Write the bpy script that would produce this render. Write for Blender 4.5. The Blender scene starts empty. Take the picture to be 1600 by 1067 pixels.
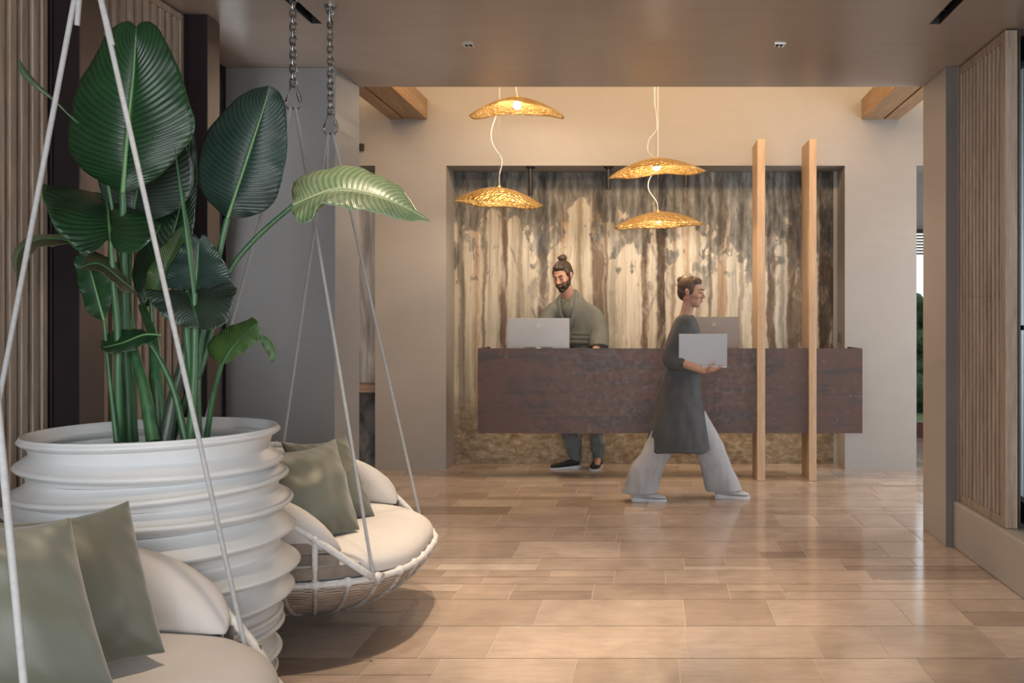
import bpy, bmesh, math, random
import numpy as np
from mathutils import Vector, Matrix, noise
from mathutils.geometry import interpolate_bezier
random.seed(7)
PI = math.pi
scn = bpy.context.scene
COL = scn.collection

# ------------------------------------------------------------------ camera
H = 1.30          # eye height
F = 1500.0        # focal length in pixels of the 1600 px wide frame
VX, VY = 1015.0, 500.0
cam_data = bpy.data.cameras.new('camera')
cam = bpy.data.objects.new('camera', cam_data)
COL.objects.link(cam)
cam.location = (0, 0, H)
cam.rotation_euler = (PI / 2, 0, 0)
cam_data.sensor_width = 36.0
cam_data.lens = F / 1600.0 * 36.0
cam_data.shift_x = -(VX - 800.0) / 1600.0
cam_data.shift_y = (VY - 533.5) / 1600.0
cam_data.clip_start = 0.05
scn.camera = cam

def P(x, y, Y):
    """point of the place at depth Y seen at pixel x, y (used for taking measures off the photograph)"""
    return Vector(((x - VX) / F * Y, Y, H - (y - VY) / F * Y))

# ------------------------------------------------------------------ world, light, exposure
scn.view_settings.view_transform = 'Standard'
scn.view_settings.look = 'None'
scn.view_settings.gamma = 1.0
scn.view_settings.exposure = 0.8
scn.view_settings.use_curve_mapping = False
world = bpy.data.worlds.new('sky')
scn.world = world
world.use_nodes = True
wn = world.node_tree
bg = wn.nodes['Background']
bg.inputs['Color'].default_value = (0.88, 0.94, 1.0, 1)
bg.inputs['Strength'].default_value = 1.0
scn.cycles.use_denoising = True
scn.cycles.max_bounces = 8
scn.cycles.diffuse_bounces = 4
scn.cycles.glossy_bounces = 4
scn.cycles.transmission_bounces = 6
scn.cycles.caustics_reflective = False
scn.cycles.caustics_refractive = False
scn.cycles.sample_clamp_indirect = 4.0

def light(name, kind, loc, energy, color, aim=None, size=None, size_y=None, spot=None, blend=None, radius=None):
    d = bpy.data.lights.new(name, kind)
    o = bpy.data.objects.new(name, d)
    COL.objects.link(o)
    o.location = loc
    d.energy = energy
    d.color = color
    if kind == 'AREA':
        d.shape = 'RECTANGLE' if size_y else 'SQUARE'
        d.size = size
        if size_y: d.size_y = size_y
    if kind == 'SPOT':
        d.spot_size = spot; d.spot_blend = blend if blend is not None else 0.6
    if radius is not None: d.shadow_soft_size = radius
    if aim is not None:
        v = Vector(aim) - Vector(loc)
        o.rotation_euler = v.to_track_quat('-Z', 'Y').to_euler()
    return o

WARM = (1.0, 0.70, 0.42)
WARM2 = (1.0, 0.78, 0.56)
DAY = (0.93, 0.965, 1.0)
# daylight: the glazed front behind the camera, the window on the right, the glazing on the left
light('daylight_front', 'AREA', (0, -2.3, 1.5), 124, DAY, aim=(0, 5, 1.0), size=4.0, size_y=2.4)
light('daylight_right', 'AREA', (2.25, 3.3, 1.5), 17, DAY, aim=(0, 3.4, 0.9), size=2.6, size_y=2.2)
light('daylight_left', 'AREA', (-2.42, 5.09, 1.5), 3, DAY, aim=(0, 5.09, 1.2), size=0.7, size_y=2.2)
# daylight entering the reception from the glazing on its far right
light('daylight_reception', 'AREA', (3.7, 6.9, 1.4), 24, DAY, aim=(0, 7.6, 0.8), size=1.6, size_y=2.2)
# warm cove over the soffit edge, washing the reception wall
light('cove_glow', 'AREA', (-0.05, 6.35, 3.55), 62, (1.0, 0.66, 0.36), aim=(-0.05, 8.3, 2.9), size=5.2, size_y=0.3)
# ceiling spots that make the pools on the floor
FLOOR_SPOTS = [(-1.22, 5.2, 105), (-0.78, 4.05, 125), (0.30, 5.0, 72), (0.15, 3.55, 110), (0.95, 4.2, 75), (-0.25, 4.5, 50), (1.2, 5.1, 24), (-1.38, 4.2, 34), (-1.02, 3.42, 25), (-1.12, 2.2, 58)]
for sx, sy, e in FLOOR_SPOTS:
    light('ceiling_spot_light', 'SPOT', (sx, sy, 2.73), e, WARM2, aim=(sx + 0.02, sy, 0), spot=0.85, blend=1.0, radius=0.04)
# spots in the niche head over the mural
for sx in (-0.98, -0.34, 0.32, 1.0):
    light('niche_spot_light', 'SPOT', (sx, 8.30, 2.30), 6.4, (1.0, 0.88, 0.74), aim=(sx, 8.60, 0.9), spot=1.9, blend=0.9, radius=0.03)
# weak fill added under the desk, at the foot of the mural
light('desk_underside_fill', 'AREA', (0.1, 8.40, 0.375), 2.5, WARM, aim=(0.1, 8.5, 0), size=3.0, size_y=0.05)

# ------------------------------------------------------------------ object helpers
def tag(o, label=None, cat=None, group=None, kind=None):
    if label: o['label'] = label
    if cat: o['category'] = cat
    if group: o['group'] = group
    if kind: o['kind'] = kind
    return o

def empty(name, loc=(0, 0, 0), label=None, cat=None, group=None, rz=0.0):
    o = bpy.data.objects.new(name, None)
    COL.objects.link(o)
    o.empty_display_size = 0.1
    o.location = loc
    o.rotation_euler = (0, 0, rz)
    return tag(o, label, cat, group)

def copy_tree(o, parent=None):
    c = o.copy()
    COL.objects.link(c)
    if parent is not None:
        c.parent = parent
    for ch in list(o.children):
        copy_tree(ch, c)
    return c

class MB:
    """collects shapes in world (or parent) coordinates and links them as one mesh object"""
    def __init__(self):
        self.v = []; self.f = []
    def add(self, vs, fs):
        n = len(self.v)
        self.v.extend([tuple(p) for p in vs])
        self.f.extend([tuple(i + n for i in f) for f in fs])
        return self
    def box(self, lo, hi):
        x0, y0, z0 = lo; x1, y1, z1 = hi
        vs = [(x0,y0,z0),(x1,y0,z0),(x1,y1,z0),(x0,y1,z0),(x0,y0,z1),(x1,y0,z1),(x1,y1,z1),(x0,y1,z1)]
        return self.add(vs, [(0,3,2,1),(4,5,6,7),(0,1,5,4),(1,2,6,5),(2,3,7,6),(3,0,4,7)])
    def tube(self, pts, r, n=10, caps=True, flat=None):
        """r: number or list; flat: (scale_side, scale_up) for oval section"""
        pts = [Vector(p) for p in pts]
        m = len(pts)
        rs = r if isinstance(r, (list, tuple)) else [r] * m
        vs = []; fs = []
        t0 = (pts[1] - pts[0]).normalized()
        ref = Vector((0, 0, 1)) if abs(t0.z) < 0.9 else Vector((1, 0, 0))
        side = t0.cross(ref).normalized(); up = side.cross(t0).normalized()
        for i, p in enumerate(pts):
            t = (pts[min(i+1, m-1)] - pts[max(i-1, 0)])
            if t.length > 1e-9:
                t.normalize()
                side = (side - t * side.dot(t))
                if side.length < 1e-6: side = t.orthogonal()
                side.normalize(); up = side.cross(t).normalized()
            a, b = (1, 1) if flat is None else flat
            for k in range(n):
                an = 2 * PI * k / n
                vs.append(p + (side * math.cos(an) * a + up * math.sin(an) * b) * rs[i])
        for i in range(m - 1):
            for k in range(n):
                k2 = (k + 1) % n
                fs.append((i*n+k, i*n+k2, (i+1)*n+k2, (i+1)*n+k))
        if caps:
            fs.append(tuple(range(n))[::-1]); fs.append(tuple((m-1)*n + k for k in range(n)))
        return self.add(vs, fs)
    def ring(self, pts, r, n=8, flat=None):
        """closed tube"""
        pts = [Vector(p) for p in pts]; m = len(pts); vs = []; fs = []
        for i, p in enumerate(pts):
            t = (pts[(i+1) % m] - pts[i-1]).normalized()
            up = Vector((0, 0, 1)) if abs(t.z) < 0.95 else Vector((1, 0, 0))
            side = t.cross(up).normalized(); up = side.cross(t)
            a, b = (1, 1) if flat is None else flat
            for k in range(n):
                an = 2*PI*k/n
                vs.append(p + (side*math.cos(an)*a + up*math.sin(an)*b) * r)
        for i in range(m):
            j = (i+1) % m
            for k in range(n):
                k2 = (k+1) % n
                fs.append((i*n+k, i*n+k2, j*n+k2, j*n+k))
        return self.add(vs, fs)
    def ball(self, c, r, n=14, m=9, rot=None):
        c = Vector(c); rx, ry, rz = (r, r, r) if not isinstance(r, (tuple, list)) else r
        vs = []; fs = []
        R = rot if rot is not None else Matrix.Identity(3)
        vs.append(c + R @ Vector((0, 0, rz)))
        for i in range(1, m):
            th = PI * i / m
            for k in range(n):
                ph = 2*PI*k/n
                vs.append(c + R @ Vector((rx*math.sin(th)*math.cos(ph), ry*math.sin(th)*math.sin(ph), rz*math.cos(th))))
        vs.append(c + R @ Vector((0, 0, -rz)))
        for k in range(n):
            k2 = (k+1) % n
            fs.append((0, 1+k, 1+k2))
            for i in range(m-2):
                a = 1 + i*n
                fs.append((a+k, a+n+k, a+n+k2, a+k2))
            fs.append((1+(m-2)*n+k, len(vs)-1, 1+(m-2)*n+k2))
        return self.add(vs, fs)
    def lathe(self, prof, n=64, c=(0, 0, 0), fn=None, close=False):
        """prof: list of (r, z)"""
        vs = []; fs = []
        for i, (r, z) in enumerate(prof):
            for k in range(n):
                a = 2*PI*k/n
                p = Vector((c[0] + r*math.cos(a), c[1] + r*math.sin(a), c[2] + z))
                if fn: p = fn(p, a, r, z, i)
                vs.append(p)
        m = len(prof)
        for i in range(m - 1 + (1 if close else 0)):
            j = (i+1) % m
            for k in range(n):
                k2 = (k+1) % n
                fs.append((i*n+k, i*n+k2, j*n+k2, j*n+k))
        return self.add(vs, fs)
    def grid(self, fn, nu, nv, wrap_u=False):
        vs = []; fs = []
        for i in range(nu):
            for j in range(nv):
                vs.append(fn(i / (nu if wrap_u else nu - 1), j / (nv - 1)))
        for i in range(nu if wrap_u else nu - 1):
            i2 = (i+1) % nu
            for j in range(nv - 1):
                fs.append((i*nv+j, i2*nv+j, i2*nv+j+1, i*nv+j+1))
        return self.add(vs, fs)
    def build(self, name, mat, parent=None, smooth=None, bevel=0.0, solid=0.0, sub=0, label=None, loc=None):
        me = bpy.data.meshes.new(name)
        o = bpy.data.objects.new(name, me)
        COL.objects.link(o)
        if loc is not None:      # origin at loc, geometry stays where it is
            L = Vector(loc); me.from_pydata([tuple(Vector(p) - L) for p in self.v], [], self.f); o.location = L
        else:
            me.from_pydata(self.v, [], self.f)
        me.validate()
        bm = bmesh.new(); bm.from_mesh(me)
        bmesh.ops.recalc_face_normals(bm, faces=bm.faces)
        bm.to_mesh(me); bm.free()
        if mat: me.materials.append(mat)
        if smooth is not None:
            me.polygons.foreach_set('use_smooth', [True] * len(me.polygons))
            if smooth < 180:
                me.set_sharp_from_angle(angle=math.radians(smooth))
        if bevel:
            b = o.modifiers.new('bevel', 'BEVEL'); b.width = bevel; b.segments = 2; b.limit_method = 'ANGLE'
        if solid:
            s = o.modifiers.new('solid', 'SOLIDIFY'); s.thickness = solid; s.offset = 0
        if sub:
            s = o.modifiers.new('sub', 'SUBSURF'); s.levels = sub; s.render_levels = sub
        if parent is not None: o.parent = parent
        if label: o['label'] = label
        return o

def spline(pts, n=12):
    """Catmull-Rom through points (Vectors), n samples a span"""
    pts = [Vector(p) for p in pts]
    if len(pts) == 2: return [pts[0].lerp(pts[1], i / n) for i in range(n + 1)]
    out = []
    for i in range(len(pts) - 1):
        p0 = pts[max(i-1, 0)]; p1 = pts[i]; p2 = pts[i+1]; p3 = pts[min(i+2, len(pts)-1)]
        for k in range(n):
            t = k / n
            out.append(0.5 * ((2*p1) + (p2-p0)*t + (2*p0-5*p1+4*p2-p3)*t*t + (3*p1-p0-3*p2+p3)*t**3))
    out.append(pts[-1])
    return out

def lerp_table(tab, s):
    if s <= tab[0][0]: return tab[0][1]
    for (a, va), (b, vb) in zip(tab, tab[1:]):
        if s <= b:
            t = (s - a) / (b - a)
            t = t * t * (3 - 2 * t)
            return va + (vb - va) * t
    return tab[-1][1]

# ------------------------------------------------------------------ materials
class NT:
    def __init__(self, name):
        self.m = bpy.data.materials.new(name); self.m.use_nodes = True
        self.t = self.m.node_tree; self.n = self.t.nodes; self.l = self.t.links
        self.b = self.n['Principled BSDF']
    def node(self, kind, **kw):
        x = self.n.new(kind)
        for k, v in kw.items():
            if k.startswith('i_'):
                x.inputs[k[2:].replace('_', ' ')].default_value = v
            else: setattr(x, k, v)
        return x
    def link(self, a, b): self.l.new(a, b)
    def coords(self, scale=(1, 1, 1), kind='Object'):
        tc = self.node('ShaderNodeTexCoord'); mp = self.node('ShaderNodeMapping')
        mp.inputs['Scale'].default_value = scale
        self.link(tc.outputs[kind], mp.inputs['Vector'])
        return mp.outputs['Vector']
    def noise(self, vec, scale, detail=4, rough=0.6, dist=0.0):
        x = self.node('ShaderNodeTexNoise')
        x.inputs['Scale'].default_value = scale; x.inputs['Detail'].default_value = detail
        x.inputs['Roughness'].default_value = rough; x.inputs['Distortion'].default_value = dist
        if vec is not None: self.link(vec, x.inputs['Vector'])
        return x.outputs['Fac']
    def ramp(self, fac, stops, interp='LINEAR'):
        x = self.node('ShaderNodeValToRGB'); cr = x.color_ramp; cr.interpolation = interp
        while len(cr.elements) < len(stops): cr.elements.new(0.5)
        for e, (p, c) in zip(cr.elements, stops):
            e.position = p; e.color = c if len(c) == 4 else (*c, 1)
        self.link(fac, x.inputs['Fac'])
        return x.outputs['Color']
    def math(self, op, a, b=None, c=None, clamp=False):
        x = self.node('ShaderNodeMath', operation=op); x.use_clamp = clamp
        for i, v in enumerate((a, b, c)):
            if v is None: continue
            if isinstance(v, (int, float)): x.inputs[i].default_value = v
            else: self.link(v, x.inputs[i])
        return x.outputs[0]
    def mix(self, fac, a, b, mode='MIX'):
        x = self.node('ShaderNodeMix', data_type='RGBA', blend_type=mode)
        for i, v in ((0, fac), (6, a), (7, b)):
            if isinstance(v, (int, float)): x.inputs[i].default_value = v
            elif isinstance(v, tuple): x.inputs[i].default_value = v if len(v) == 4 else (*v, 1)
            else: self.link(v, x.inputs[i])
        return x.outputs[2]
    def bump(self, h, strength=0.3, dist=0.01):
        x = self.node('ShaderNodeBump'); x.inputs['Strength'].default_value = strength
        x.inputs['Distance'].default_value = dist
        self.link(h, x.inputs['Height']); self.link(x.outputs['Normal'], self.b.inputs['Normal'])
    def set(self, rough=None, metal=None, spec=None, color=None):
        if rough is not None: self.b.inputs['Roughness'].default_value = rough
        if metal is not None: self.b.inputs['Metallic'].default_value = metal
        if spec is not None: self.b.inputs['Specular IOR Level'].default_value = spec
        if color is not None: self.b.inputs['Base Color'].default_value = (*color, 1)

def noisy(name, c1, c2, scale=(1, 1, 1), nscale=3, rough=0.6, metal=0.0, bump=0.15, bscale=None, detail=5, dist=0.0, spec=0.5, lo=0.35, hi=0.65, bdist=0.005):
    m = NT(name)
    v = m.coords(scale)
    f = m.noise(v, nscale, detail, 0.6, dist)
    m.link(m.ramp(f, [(lo, c1), (hi, c2)]), m.b.inputs['Base Color'])
    m.set(rough=rough, metal=metal, spec=spec)
    if bump:
        f2 = m.noise(v, bscale or nscale * 6, 4, 0.6)
        m.bump(f2, bump, bdist)
    return m.m

def plaster(name, base, rough=0.55, var=0.10, bump=0.1):
    """trowelled mineral plaster: cloudy tone, faint horizontal trowel strokes"""
    m = NT(name)
    v = m.coords((1, 1, 1)); v2 = m.coords((0.6, 0.6, 5.0))
    a = m.noise(v, 1.3, 5, 0.65, 0.6); b = m.noise(v2, 3.0, 6, 0.7, 0.3)
    s = m.math('ADD', m.math('MULTIPLY', a, 0.6), m.math('MULTIPLY', b, 0.4))
    lo = tuple(c * (1 - var) for c in base); hi = tuple(min(1, c * (1 + var)) for c in base)
    m.link(m.ramp(s, [(0.25, lo), (0.75, hi)]), m.b.inputs['Base Color'])
    m.set(rough=rough)
    m.link(m.ramp(b, [(0.3, (rough - 0.08,) * 3), (0.7, (rough + 0.1,) * 3)]), m.b.inputs['Roughness'])
    if bump: m.bump(s, bump, 0.02)
    return m.m

def wood(name, c1, c2, axis='Z', rough=0.55, scale=1.0):
    m = NT(name)
    s = {'Z': (14, 14, 0.9), 'Y': (14, 0.9, 14), 'X': (0.9, 14, 14)}[axis]
    v = m.coords(tuple(k * scale for k in s))
    f = m.noise(v, 2.0, 6, 0.65, 0.8)
    v2 = m.coords(tuple(k * scale * 3 for k in s)); g = m.noise(v2, 5, 3, 0.6)
    ff = m.math('ADD', m.math('MULTIPLY', f, 0.7), m.math('MULTIPLY', g, 0.3))
    m.link(m.ramp(ff, [(0.32, c1), (0.68, c2)]), m.b.inputs['Base Color'])
    m.set(rough=rough); m.bump(ff, 0.25, 0.004)
    return m.m

M = {}
M['plaster'] = plaster('plaster_beige', (0.325, 0.30, 0.275))
M['plaster_left'] = plaster('plaster_grey', (0.215, 0.208, 0.202))
def ceiling_plaster():
    m = NT('plaster_ceiling')
    a = m.noise(m.coords((1.6, 0.5, 1)), 1.6, 3, 0.5, 0.2); b = m.noise(m.coords((0.7, 5.0, 1)), 2.2, 3, 0.5)
    f = m.math('ADD', m.math('MULTIPLY', a, 0.6), m.math('MULTIPLY', b, 0.4))
    m.link(m.ramp(f, [(0.2, (0.29, 0.24, 0.205)), (0.8, (0.43, 0.37, 0.32))]), m.b.inputs['Base Color'])
    m.set(rough=0.3)
    return m.m
M['ceiling'] = ceiling_plaster()
M['plaster_right'] = plaster('plaster_beige_lit', (0.42, 0.375, 0.335), rough=0.45)  # lighter copy of the beige plaster, reflected warm light put into its colour
M['steel'] = noisy('dark_painted_steel', (0.008, 0.004, 0.005), (0.014, 0.007, 0.008), nscale=4, rough=0.55, bump=0.02, spec=0.25)
M['steel_lit'] = noisy('steel_lit_side', (0.050, 0.030, 0.022), (0.068, 0.042, 0.031), nscale=4, rough=0.45, metal=0.3, bump=0.02)  # browner copy of the steel, light on the pier sides put into the colour
M['slat'] = wood('slat_wood', (0.17, 0.12, 0.085), (0.46, 0.355, 0.275), 'Z')
M['slat_dark'] = noisy('slat_backing', (0.035, 0.026, 0.02), (0.05, 0.036, 0.028), nscale=3, bump=0)
M['beam'] = wood('beam_oak', (0.23, 0.135, 0.07), (0.44, 0.28, 0.15), 'Y')
M['post'] = wood('post_oak', (0.34, 0.22, 0.13), (0.56, 0.40, 0.26), 'Z', rough=0.5)
M['black'] = noisy('matt_black', (0.006, 0.006, 0.006), (0.012, 0.012, 0.012), nscale=4, rough=0.5, bump=0)
M['stone_grey'] = noisy('grey_stone', (0.30, 0.27, 0.24), (0.38, 0.34, 0.30), nscale=3, rough=0.6)
# ================================================================== the setting
def struct(mb, name, mat, **kw):
    o = mb.build(name, mat, **kw); o['kind'] = 'structure'; return o

YC0, YC1 = 5.51, 5.97         # the two columns and the soffit edge
XL, XR = -1.805, 1.70
YW, YN = 8.33, 8.69           # reception wall face, back of its niches
CH = 2.75

# --- floor of cut stone slabs in mixed formats
def floor_material():
    m = NT('limestone_slabs')
    at = m.node('ShaderNodeAttribute', attribute_name='tile_tone')
    v = m.coords((1, 1, 1)); v2 = m.coords((1.0, 5.0, 1.0))
    a = m.noise(v, 3.5, 6, 0.65, 0.4); b = m.noise(v2, 5.0, 5, 0.7, 0.2)
    base = m.ramp(at.outputs['Fac'], [(0.0, (0.34, 0.26, 0.208)), (0.25, (0.425, 0.33, 0.265)), (0.5, (0.485, 0.385, 0.318)),
                                      (0.75, (0.53, 0.42, 0.345)), (0.9, (0.62, 0.52, 0.44)), (1.0, (0.50, 0.43, 0.375))])
    veil = m.ramp(m.math('ADD', m.math('MULTIPLY', a, 0.6), m.math('MULTIPLY', b, 0.4)), [(0.35, (0.78, 0.77, 0.76)), (0.65, (1.16, 1.15, 1.14))])
    m.link(m.mix(1.0, base, veil, 'MULTIPLY'), m.b.inputs['Base Color'])
    rr = m.ramp(a, [(0.3, (0.10,) * 3), (0.7, (0.17,) * 3)])
    m.link(rr, m.b.inputs['Roughness'])
    m.b.inputs['Specular IOR Level'].default_value = 0.55
    m.bump(m.math('ADD', a, m.math('MULTIPLY', b, 0.5)), 0.06, 0.01)
    return m.m

def build_floor():
    x0, x1, y0, y1 = -3.6, 4.2, -2.6, 11.5
    rnd = random.Random(11)
    m = MB(); tones = []
    g = 0.0022
    def tile(a, b, c, d):
        m.add([(a+g, c+g, 0), (b-g, c+g, 0), (b-g, d-g, 0), (a+g, d-g, 0)], [(0, 1, 2, 3)])
        tones.append(min(1, max(0, rnd.gauss(0.45, 0.22))))
    y = y0
    while y < y1:
        h = rnd.choice([0.26, 0.27, 0.26, 0.39, 0.28])
        x = x0 - rnd.random() * 0.6
        while x < x1:
            w = rnd.choice([0.26, 0.39, 0.45, 0.52, 0.58, 0.65, 0.78])
            if h > 0.2 and rnd.random() < 0.28:
                k = rnd.choice([0.5, 0.5, 0.33]); w2 = rnd.choice([0.26, 0.39, 0.52])
                if rnd.random() < 0.5:
                    tile(x, x+w, y, y+h*k); tile(x, x+w, y+h*k, y+h)
                else:
                    tile(x, x+w, y, y+h*k); tile(x, x+w*0.5, y+h*k, y+h); tile(x+w*0.5, x+w, y+h*k, y+h)
            else:
                tile(x, x+w, y, y+h)
            x += w
        y += h
    o = m.build('floor', floor_material()); o['kind'] = 'structure'
    at = o.data.attributes.new('tile_tone', 'FLOAT', 'FACE')
    at.data.foreach_set('value', tones)
    # the mortar bed the slabs lie in
    gm = noisy('mortar', (0.42, 0.36, 0.30), (0.52, 0.45, 0.38), nscale=8, rough=0.8, bump=0)
    struct(MB().box((x0-0.3, y0, -0.10), (x1+0.3, y1, -0.0015)), 'trim_1', gm)
build_floor()

# --- low ceiling of the hall, with two recessed light slots
def slab_with_holes(xs, ys, z0, z1, holes):
    m = MB()
    xs = sorted(set(xs + [h[0] for h in holes] + [h[1] for h in holes]))
    ys = sorted(set(ys + [h[2] for h in holes] + [h[3] for h in holes]))
    for a, b in zip(xs, xs[1:]):
        for c, d in zip(ys, ys[1:]):
            cx, cy = (a+b)/2, (c+d)/2
            if any(h[0] < cx < h[1] and h[2] < cy < h[3] for h in holes): continue
            m.box((a, c, z0), (b, d, z1))
    return m
slots = [(-1.655, -1.60, 1.2, 4.70), (1.37, 1.425, 1.2, 4.71)]
def joined(m, merge=0.0005):
    return m
c_mb = slab_with_holes([-3.6, 3.4], [-2.6, YC1], CH, CH + 0.22, slots)
struct(c_mb, 'ceiling', M['ceiling'])
sl = MB()
for a, b, c, d in slots: sl.box((a, c, CH + 0.10), (b, d, CH + 0.13))
for i, s in enumerate(slots):
    t = empty('recessed_light_slot', (s[0], s[2], CH), ['black recessed light slot in the ceiling left of the hanging chains',
        'black recessed light slot in the ceiling beside the right slatted screen'][i], 'ceiling light', 'recessed slots in the ceiling')
    a, b, c, d = s
    h = MB(); h.box((a, c, CH+0.09), (b, d, CH+0.12)); h.box((a, c, CH+0.001), (a+0.004, d, CH+0.12)); h.box((b-0.004, c, CH+0.001), (b, d, CH+0.12))
    h.box((a, d-0.004, CH+0.001), (b, d, CH+0.12))
    o = h.build('housing', M['black'], t); o.location = -t.location
    q = MB()
    for k in range(6):
        yy = d - 0.12 - k * 0.5
        q = MB().tube([(a+0.027, yy, CH+0.03), (a+0.027, yy, CH+0.09)], 0.018, 14)
        o = q.build('spot_head', M['black'], t, smooth=40); o.location = -t.location
    pass
# high ceiling of the reception
struct(MB().box((-3.6, YC1 - 0.2, 3.85), (4.2, 11.5, 4.0)), 'ceiling_reception', M['plaster'])
struct(MB().box((-3.6, YC1 - 0.2, CH + 0.221), (4.2, YC1, 3.85)), 'wall_over_soffit', M['plaster'])

# --- columns at the end of the hall
struct(MB().box((-2.44, YC0, 0), (XL, YC1, CH)), 'wall_left_column', M['plaster_left'], bevel=0.004)
struct(MB().box((XR, YC0, 0), (2.35, YC1, CH)), 'wall_right_column', M['plaster_right'], bevel=0.004)

# --- reception wall with its big niche, the left alcove and the right passage
for nm, a, b_, c, d in (('wall_back_far_left', -3.6, -3.25, 0, 2.64), ('wall_back_left', -2.382, -1.766, 0, 2.64), ('wall_back_right', 1.694, 2.316, 0, 2.64),
                     ('wall_back_far_right', 3.3, 4.2, 0, 2.64), ('wall_back', -3.6, 4.2, 2.64, 3.85)):
    struct(MB().box((a, YW, c), (b_, YN, d)), nm, M['plaster'])

struct(MB().box((-3.6, YN + 0.0015, 0), (1.9, YN + 0.15, 2.9)), 'wall_niche', M['plaster'])

# --- painted forest mural on the back of the niche
def mural_material():
    m = NT('forest_mural')
    tc = m.node('ShaderNodeTexCoord'); sp = m.node('ShaderNodeSeparateXYZ')
    m.link(tc.outputs['Object'], sp.inputs[0])
    X, Z = sp.outputs[0], sp.outputs[2]
    def comb(sx, sz, off=0.0):
        c = m.node('ShaderNodeCombineXYZ')
        m.link(m.math('MULTIPLY', X, sx), c.inputs[0]); c.inputs[1].default_value = off
        m.link(m.math('MULTIPLY', Z, sz), c.inputs[2]); return c.outputs[0]
    warp = m.math('MULTIPLY', m.math('SUBTRACT', m.noise(comb(1.6, 1.3), 1.6, 4, 0.6), 0.5), 0.11)
    fine = m.math('MULTIPLY', m.math('SUBTRACT', m.noise(comb(9, 5, 3), 2.0, 3, 0.6), 0.5), 0.028)
    u = m.math('DIVIDE', m.math('ADD', m.math('ADD', X, m.math('ADD', warp, fine)), 1.766), 3.46)
    def px(x): return ((x - 1015) / 1500 * 8.69 + 1.766) / 3.46
    cream = (0.45, 0.415, 0.35); pale = (0.52, 0.49, 0.43); grey = (0.30, 0.285, 0.25); brown = (0.135, 0.10, 0.078)
    tan = (0.36, 0.27, 0.19); dkb = (0.07, 0.052, 0.042); lg = (0.46, 0.43, 0.36)
    def bands(lst, base):
        st = [(0.0, base)]
        for x, w, c in lst:
            a, b = px(x - w/2), px(x + w/2)
            e = 0.0032
            st += [(a - e, base), (a + e*0.4, c), (b - e*0.4, c), (b + e, base)]
        return st[:32]
    r1 = m.ramp(u, bands([(745, 6, tan), (766, 13, lg), (788, 9, brown), (848, 15, brown), (881, 13, tan), (934, 17, brown), (958, 10, grey)], cream))
    r2 = m.ramp(u, bands([(1008, 10, brown), (1033, 14, dkb), (1072, 8, tan), (1127, 13, tan), (1205, 11, brown), (1242, 26, brown), (1292, 26, dkb)], pale))
    half = m.math('GREATER_THAN', u, px(975))
    r3 = m.ramp(u, bands([(721, 9, (.5,.5,.5)), (757, 4, (.35,.3,.27)), (812, 6, (.6,.58,.55)), (865, 5, (.5,.45,.4)), (906, 8, (.6,.56,.5)), (947, 5, (.4,.34,.3)), (985, 6, (.55,.5,.46))], (1, 1, 1)))
    r4 = m.ramp(u, bands([(1052, 5, (.5,.45,.4)), (1091, 7, (.6,.58,.54)), (1110, 4, (.4,.35,.3)), (1158, 6, (.55,.52,.5)), (1178, 4, (.45,.4,.36)), (1222, 6, (.5,.5,.48)), (1268, 8, (.45,.42,.4))], (1, 1, 1)))
    thin = m.mix(half, r3, r4)
    trunks = m.mix(half, r1, r2)
    fade = m.ramp(m.noise(comb(3.0, 1.1, 30), 2.6, 5, 0.65, 0.7), [(0.34, (0.8,) * 3), (0.46, (0.15,) * 3), (0.54, (0, 0, 0))])
    trunks = m.mix(1.0, m.mix(fade, trunks, cream), thin, 'MULTIPLY')
    # thin crossing branches: bands that lean
    ul = m.math('ADD', u, m.math('MULTIPLY', m.math('SUBTRACT', Z, 1.4), 0.10))
    b1 = m.ramp(ul, [(0.0, (0, 0, 0)), (px(832)-0.004, (0, 0, 0)), (px(832), (1, 1, 1)), (px(832)+0.004, (0, 0, 0)),
                     (px(1052)-0.004, (0, 0, 0)), (px(1052), (1, 1, 1)), (px(1052)+0.004, (0, 0, 0)), (1, (0, 0, 0))])
    ur = m.math('SUBTRACT', u, m.math('MULTIPLY', m.math('SUBTRACT', Z, 1.4), 0.12))
    b2 = m.ramp(ur, [(0.0, (0, 0, 0)), (px(800)-0.004, (0, 0, 0)), (px(800), (1, 1, 1)), (px(800)+0.004, (0, 0, 0)),
                     (px(1015)-0.004, (0, 0, 0)), (px(1015), (1, 1, 1)), (px(1015)+0.003, (0, 0, 0)), (1, (0, 0, 0))])
    br = m.math('MULTIPLY', m.math('MAXIMUM', b1, b2), m.ramp(m.math('DIVIDE', Z, 3.0), [(0.34, (0, 0, 0)), (0.42, (1, 1, 1)), (0.66, (1, 1, 1)), (0.74, (0, 0, 0))]))
    col = m.mix(m.math('MULTIPLY', m.math('MULTIPLY', br, 0.9), m.ramp(m.noise(comb(2.5, 1.6, 33), 2.0, 3, 0.5), [(0.42, (0, 0, 0)), (0.55, (1, 1, 1))])), trunks, brown)
    # washes running down the wall
    st = m.noise(comb(14, 0.55, 5), 1.6, 6, 0.65, 0.3)
    col = m.mix(1.0, col, m.ramp(st, [(0.3, (0.45, 0.45, 0.46)), (0.42, (0.82, 0.80, 0.76)), (0.55, (1.02, 1.0, 0.97)), (0.7, (1.2, 1.18, 1.14))]), 'MULTIPLY')
    wt = m.noise(comb(22, 2.2, 8), 1.8, 5, 0.7, 0.8)
    col = m.mix(m.ramp(wt, [(0.60, (0, 0, 0)), (0.66, (0.55,)*3)]), col, (0.22, 0.17, 0.13))
    # foliage: blue-grey wet blots, dense at the top and breaking up downwards
    bl = m.noise(comb(1.8, 1.3, 1), 3.1, 5, 0.5, 0.5)
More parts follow.
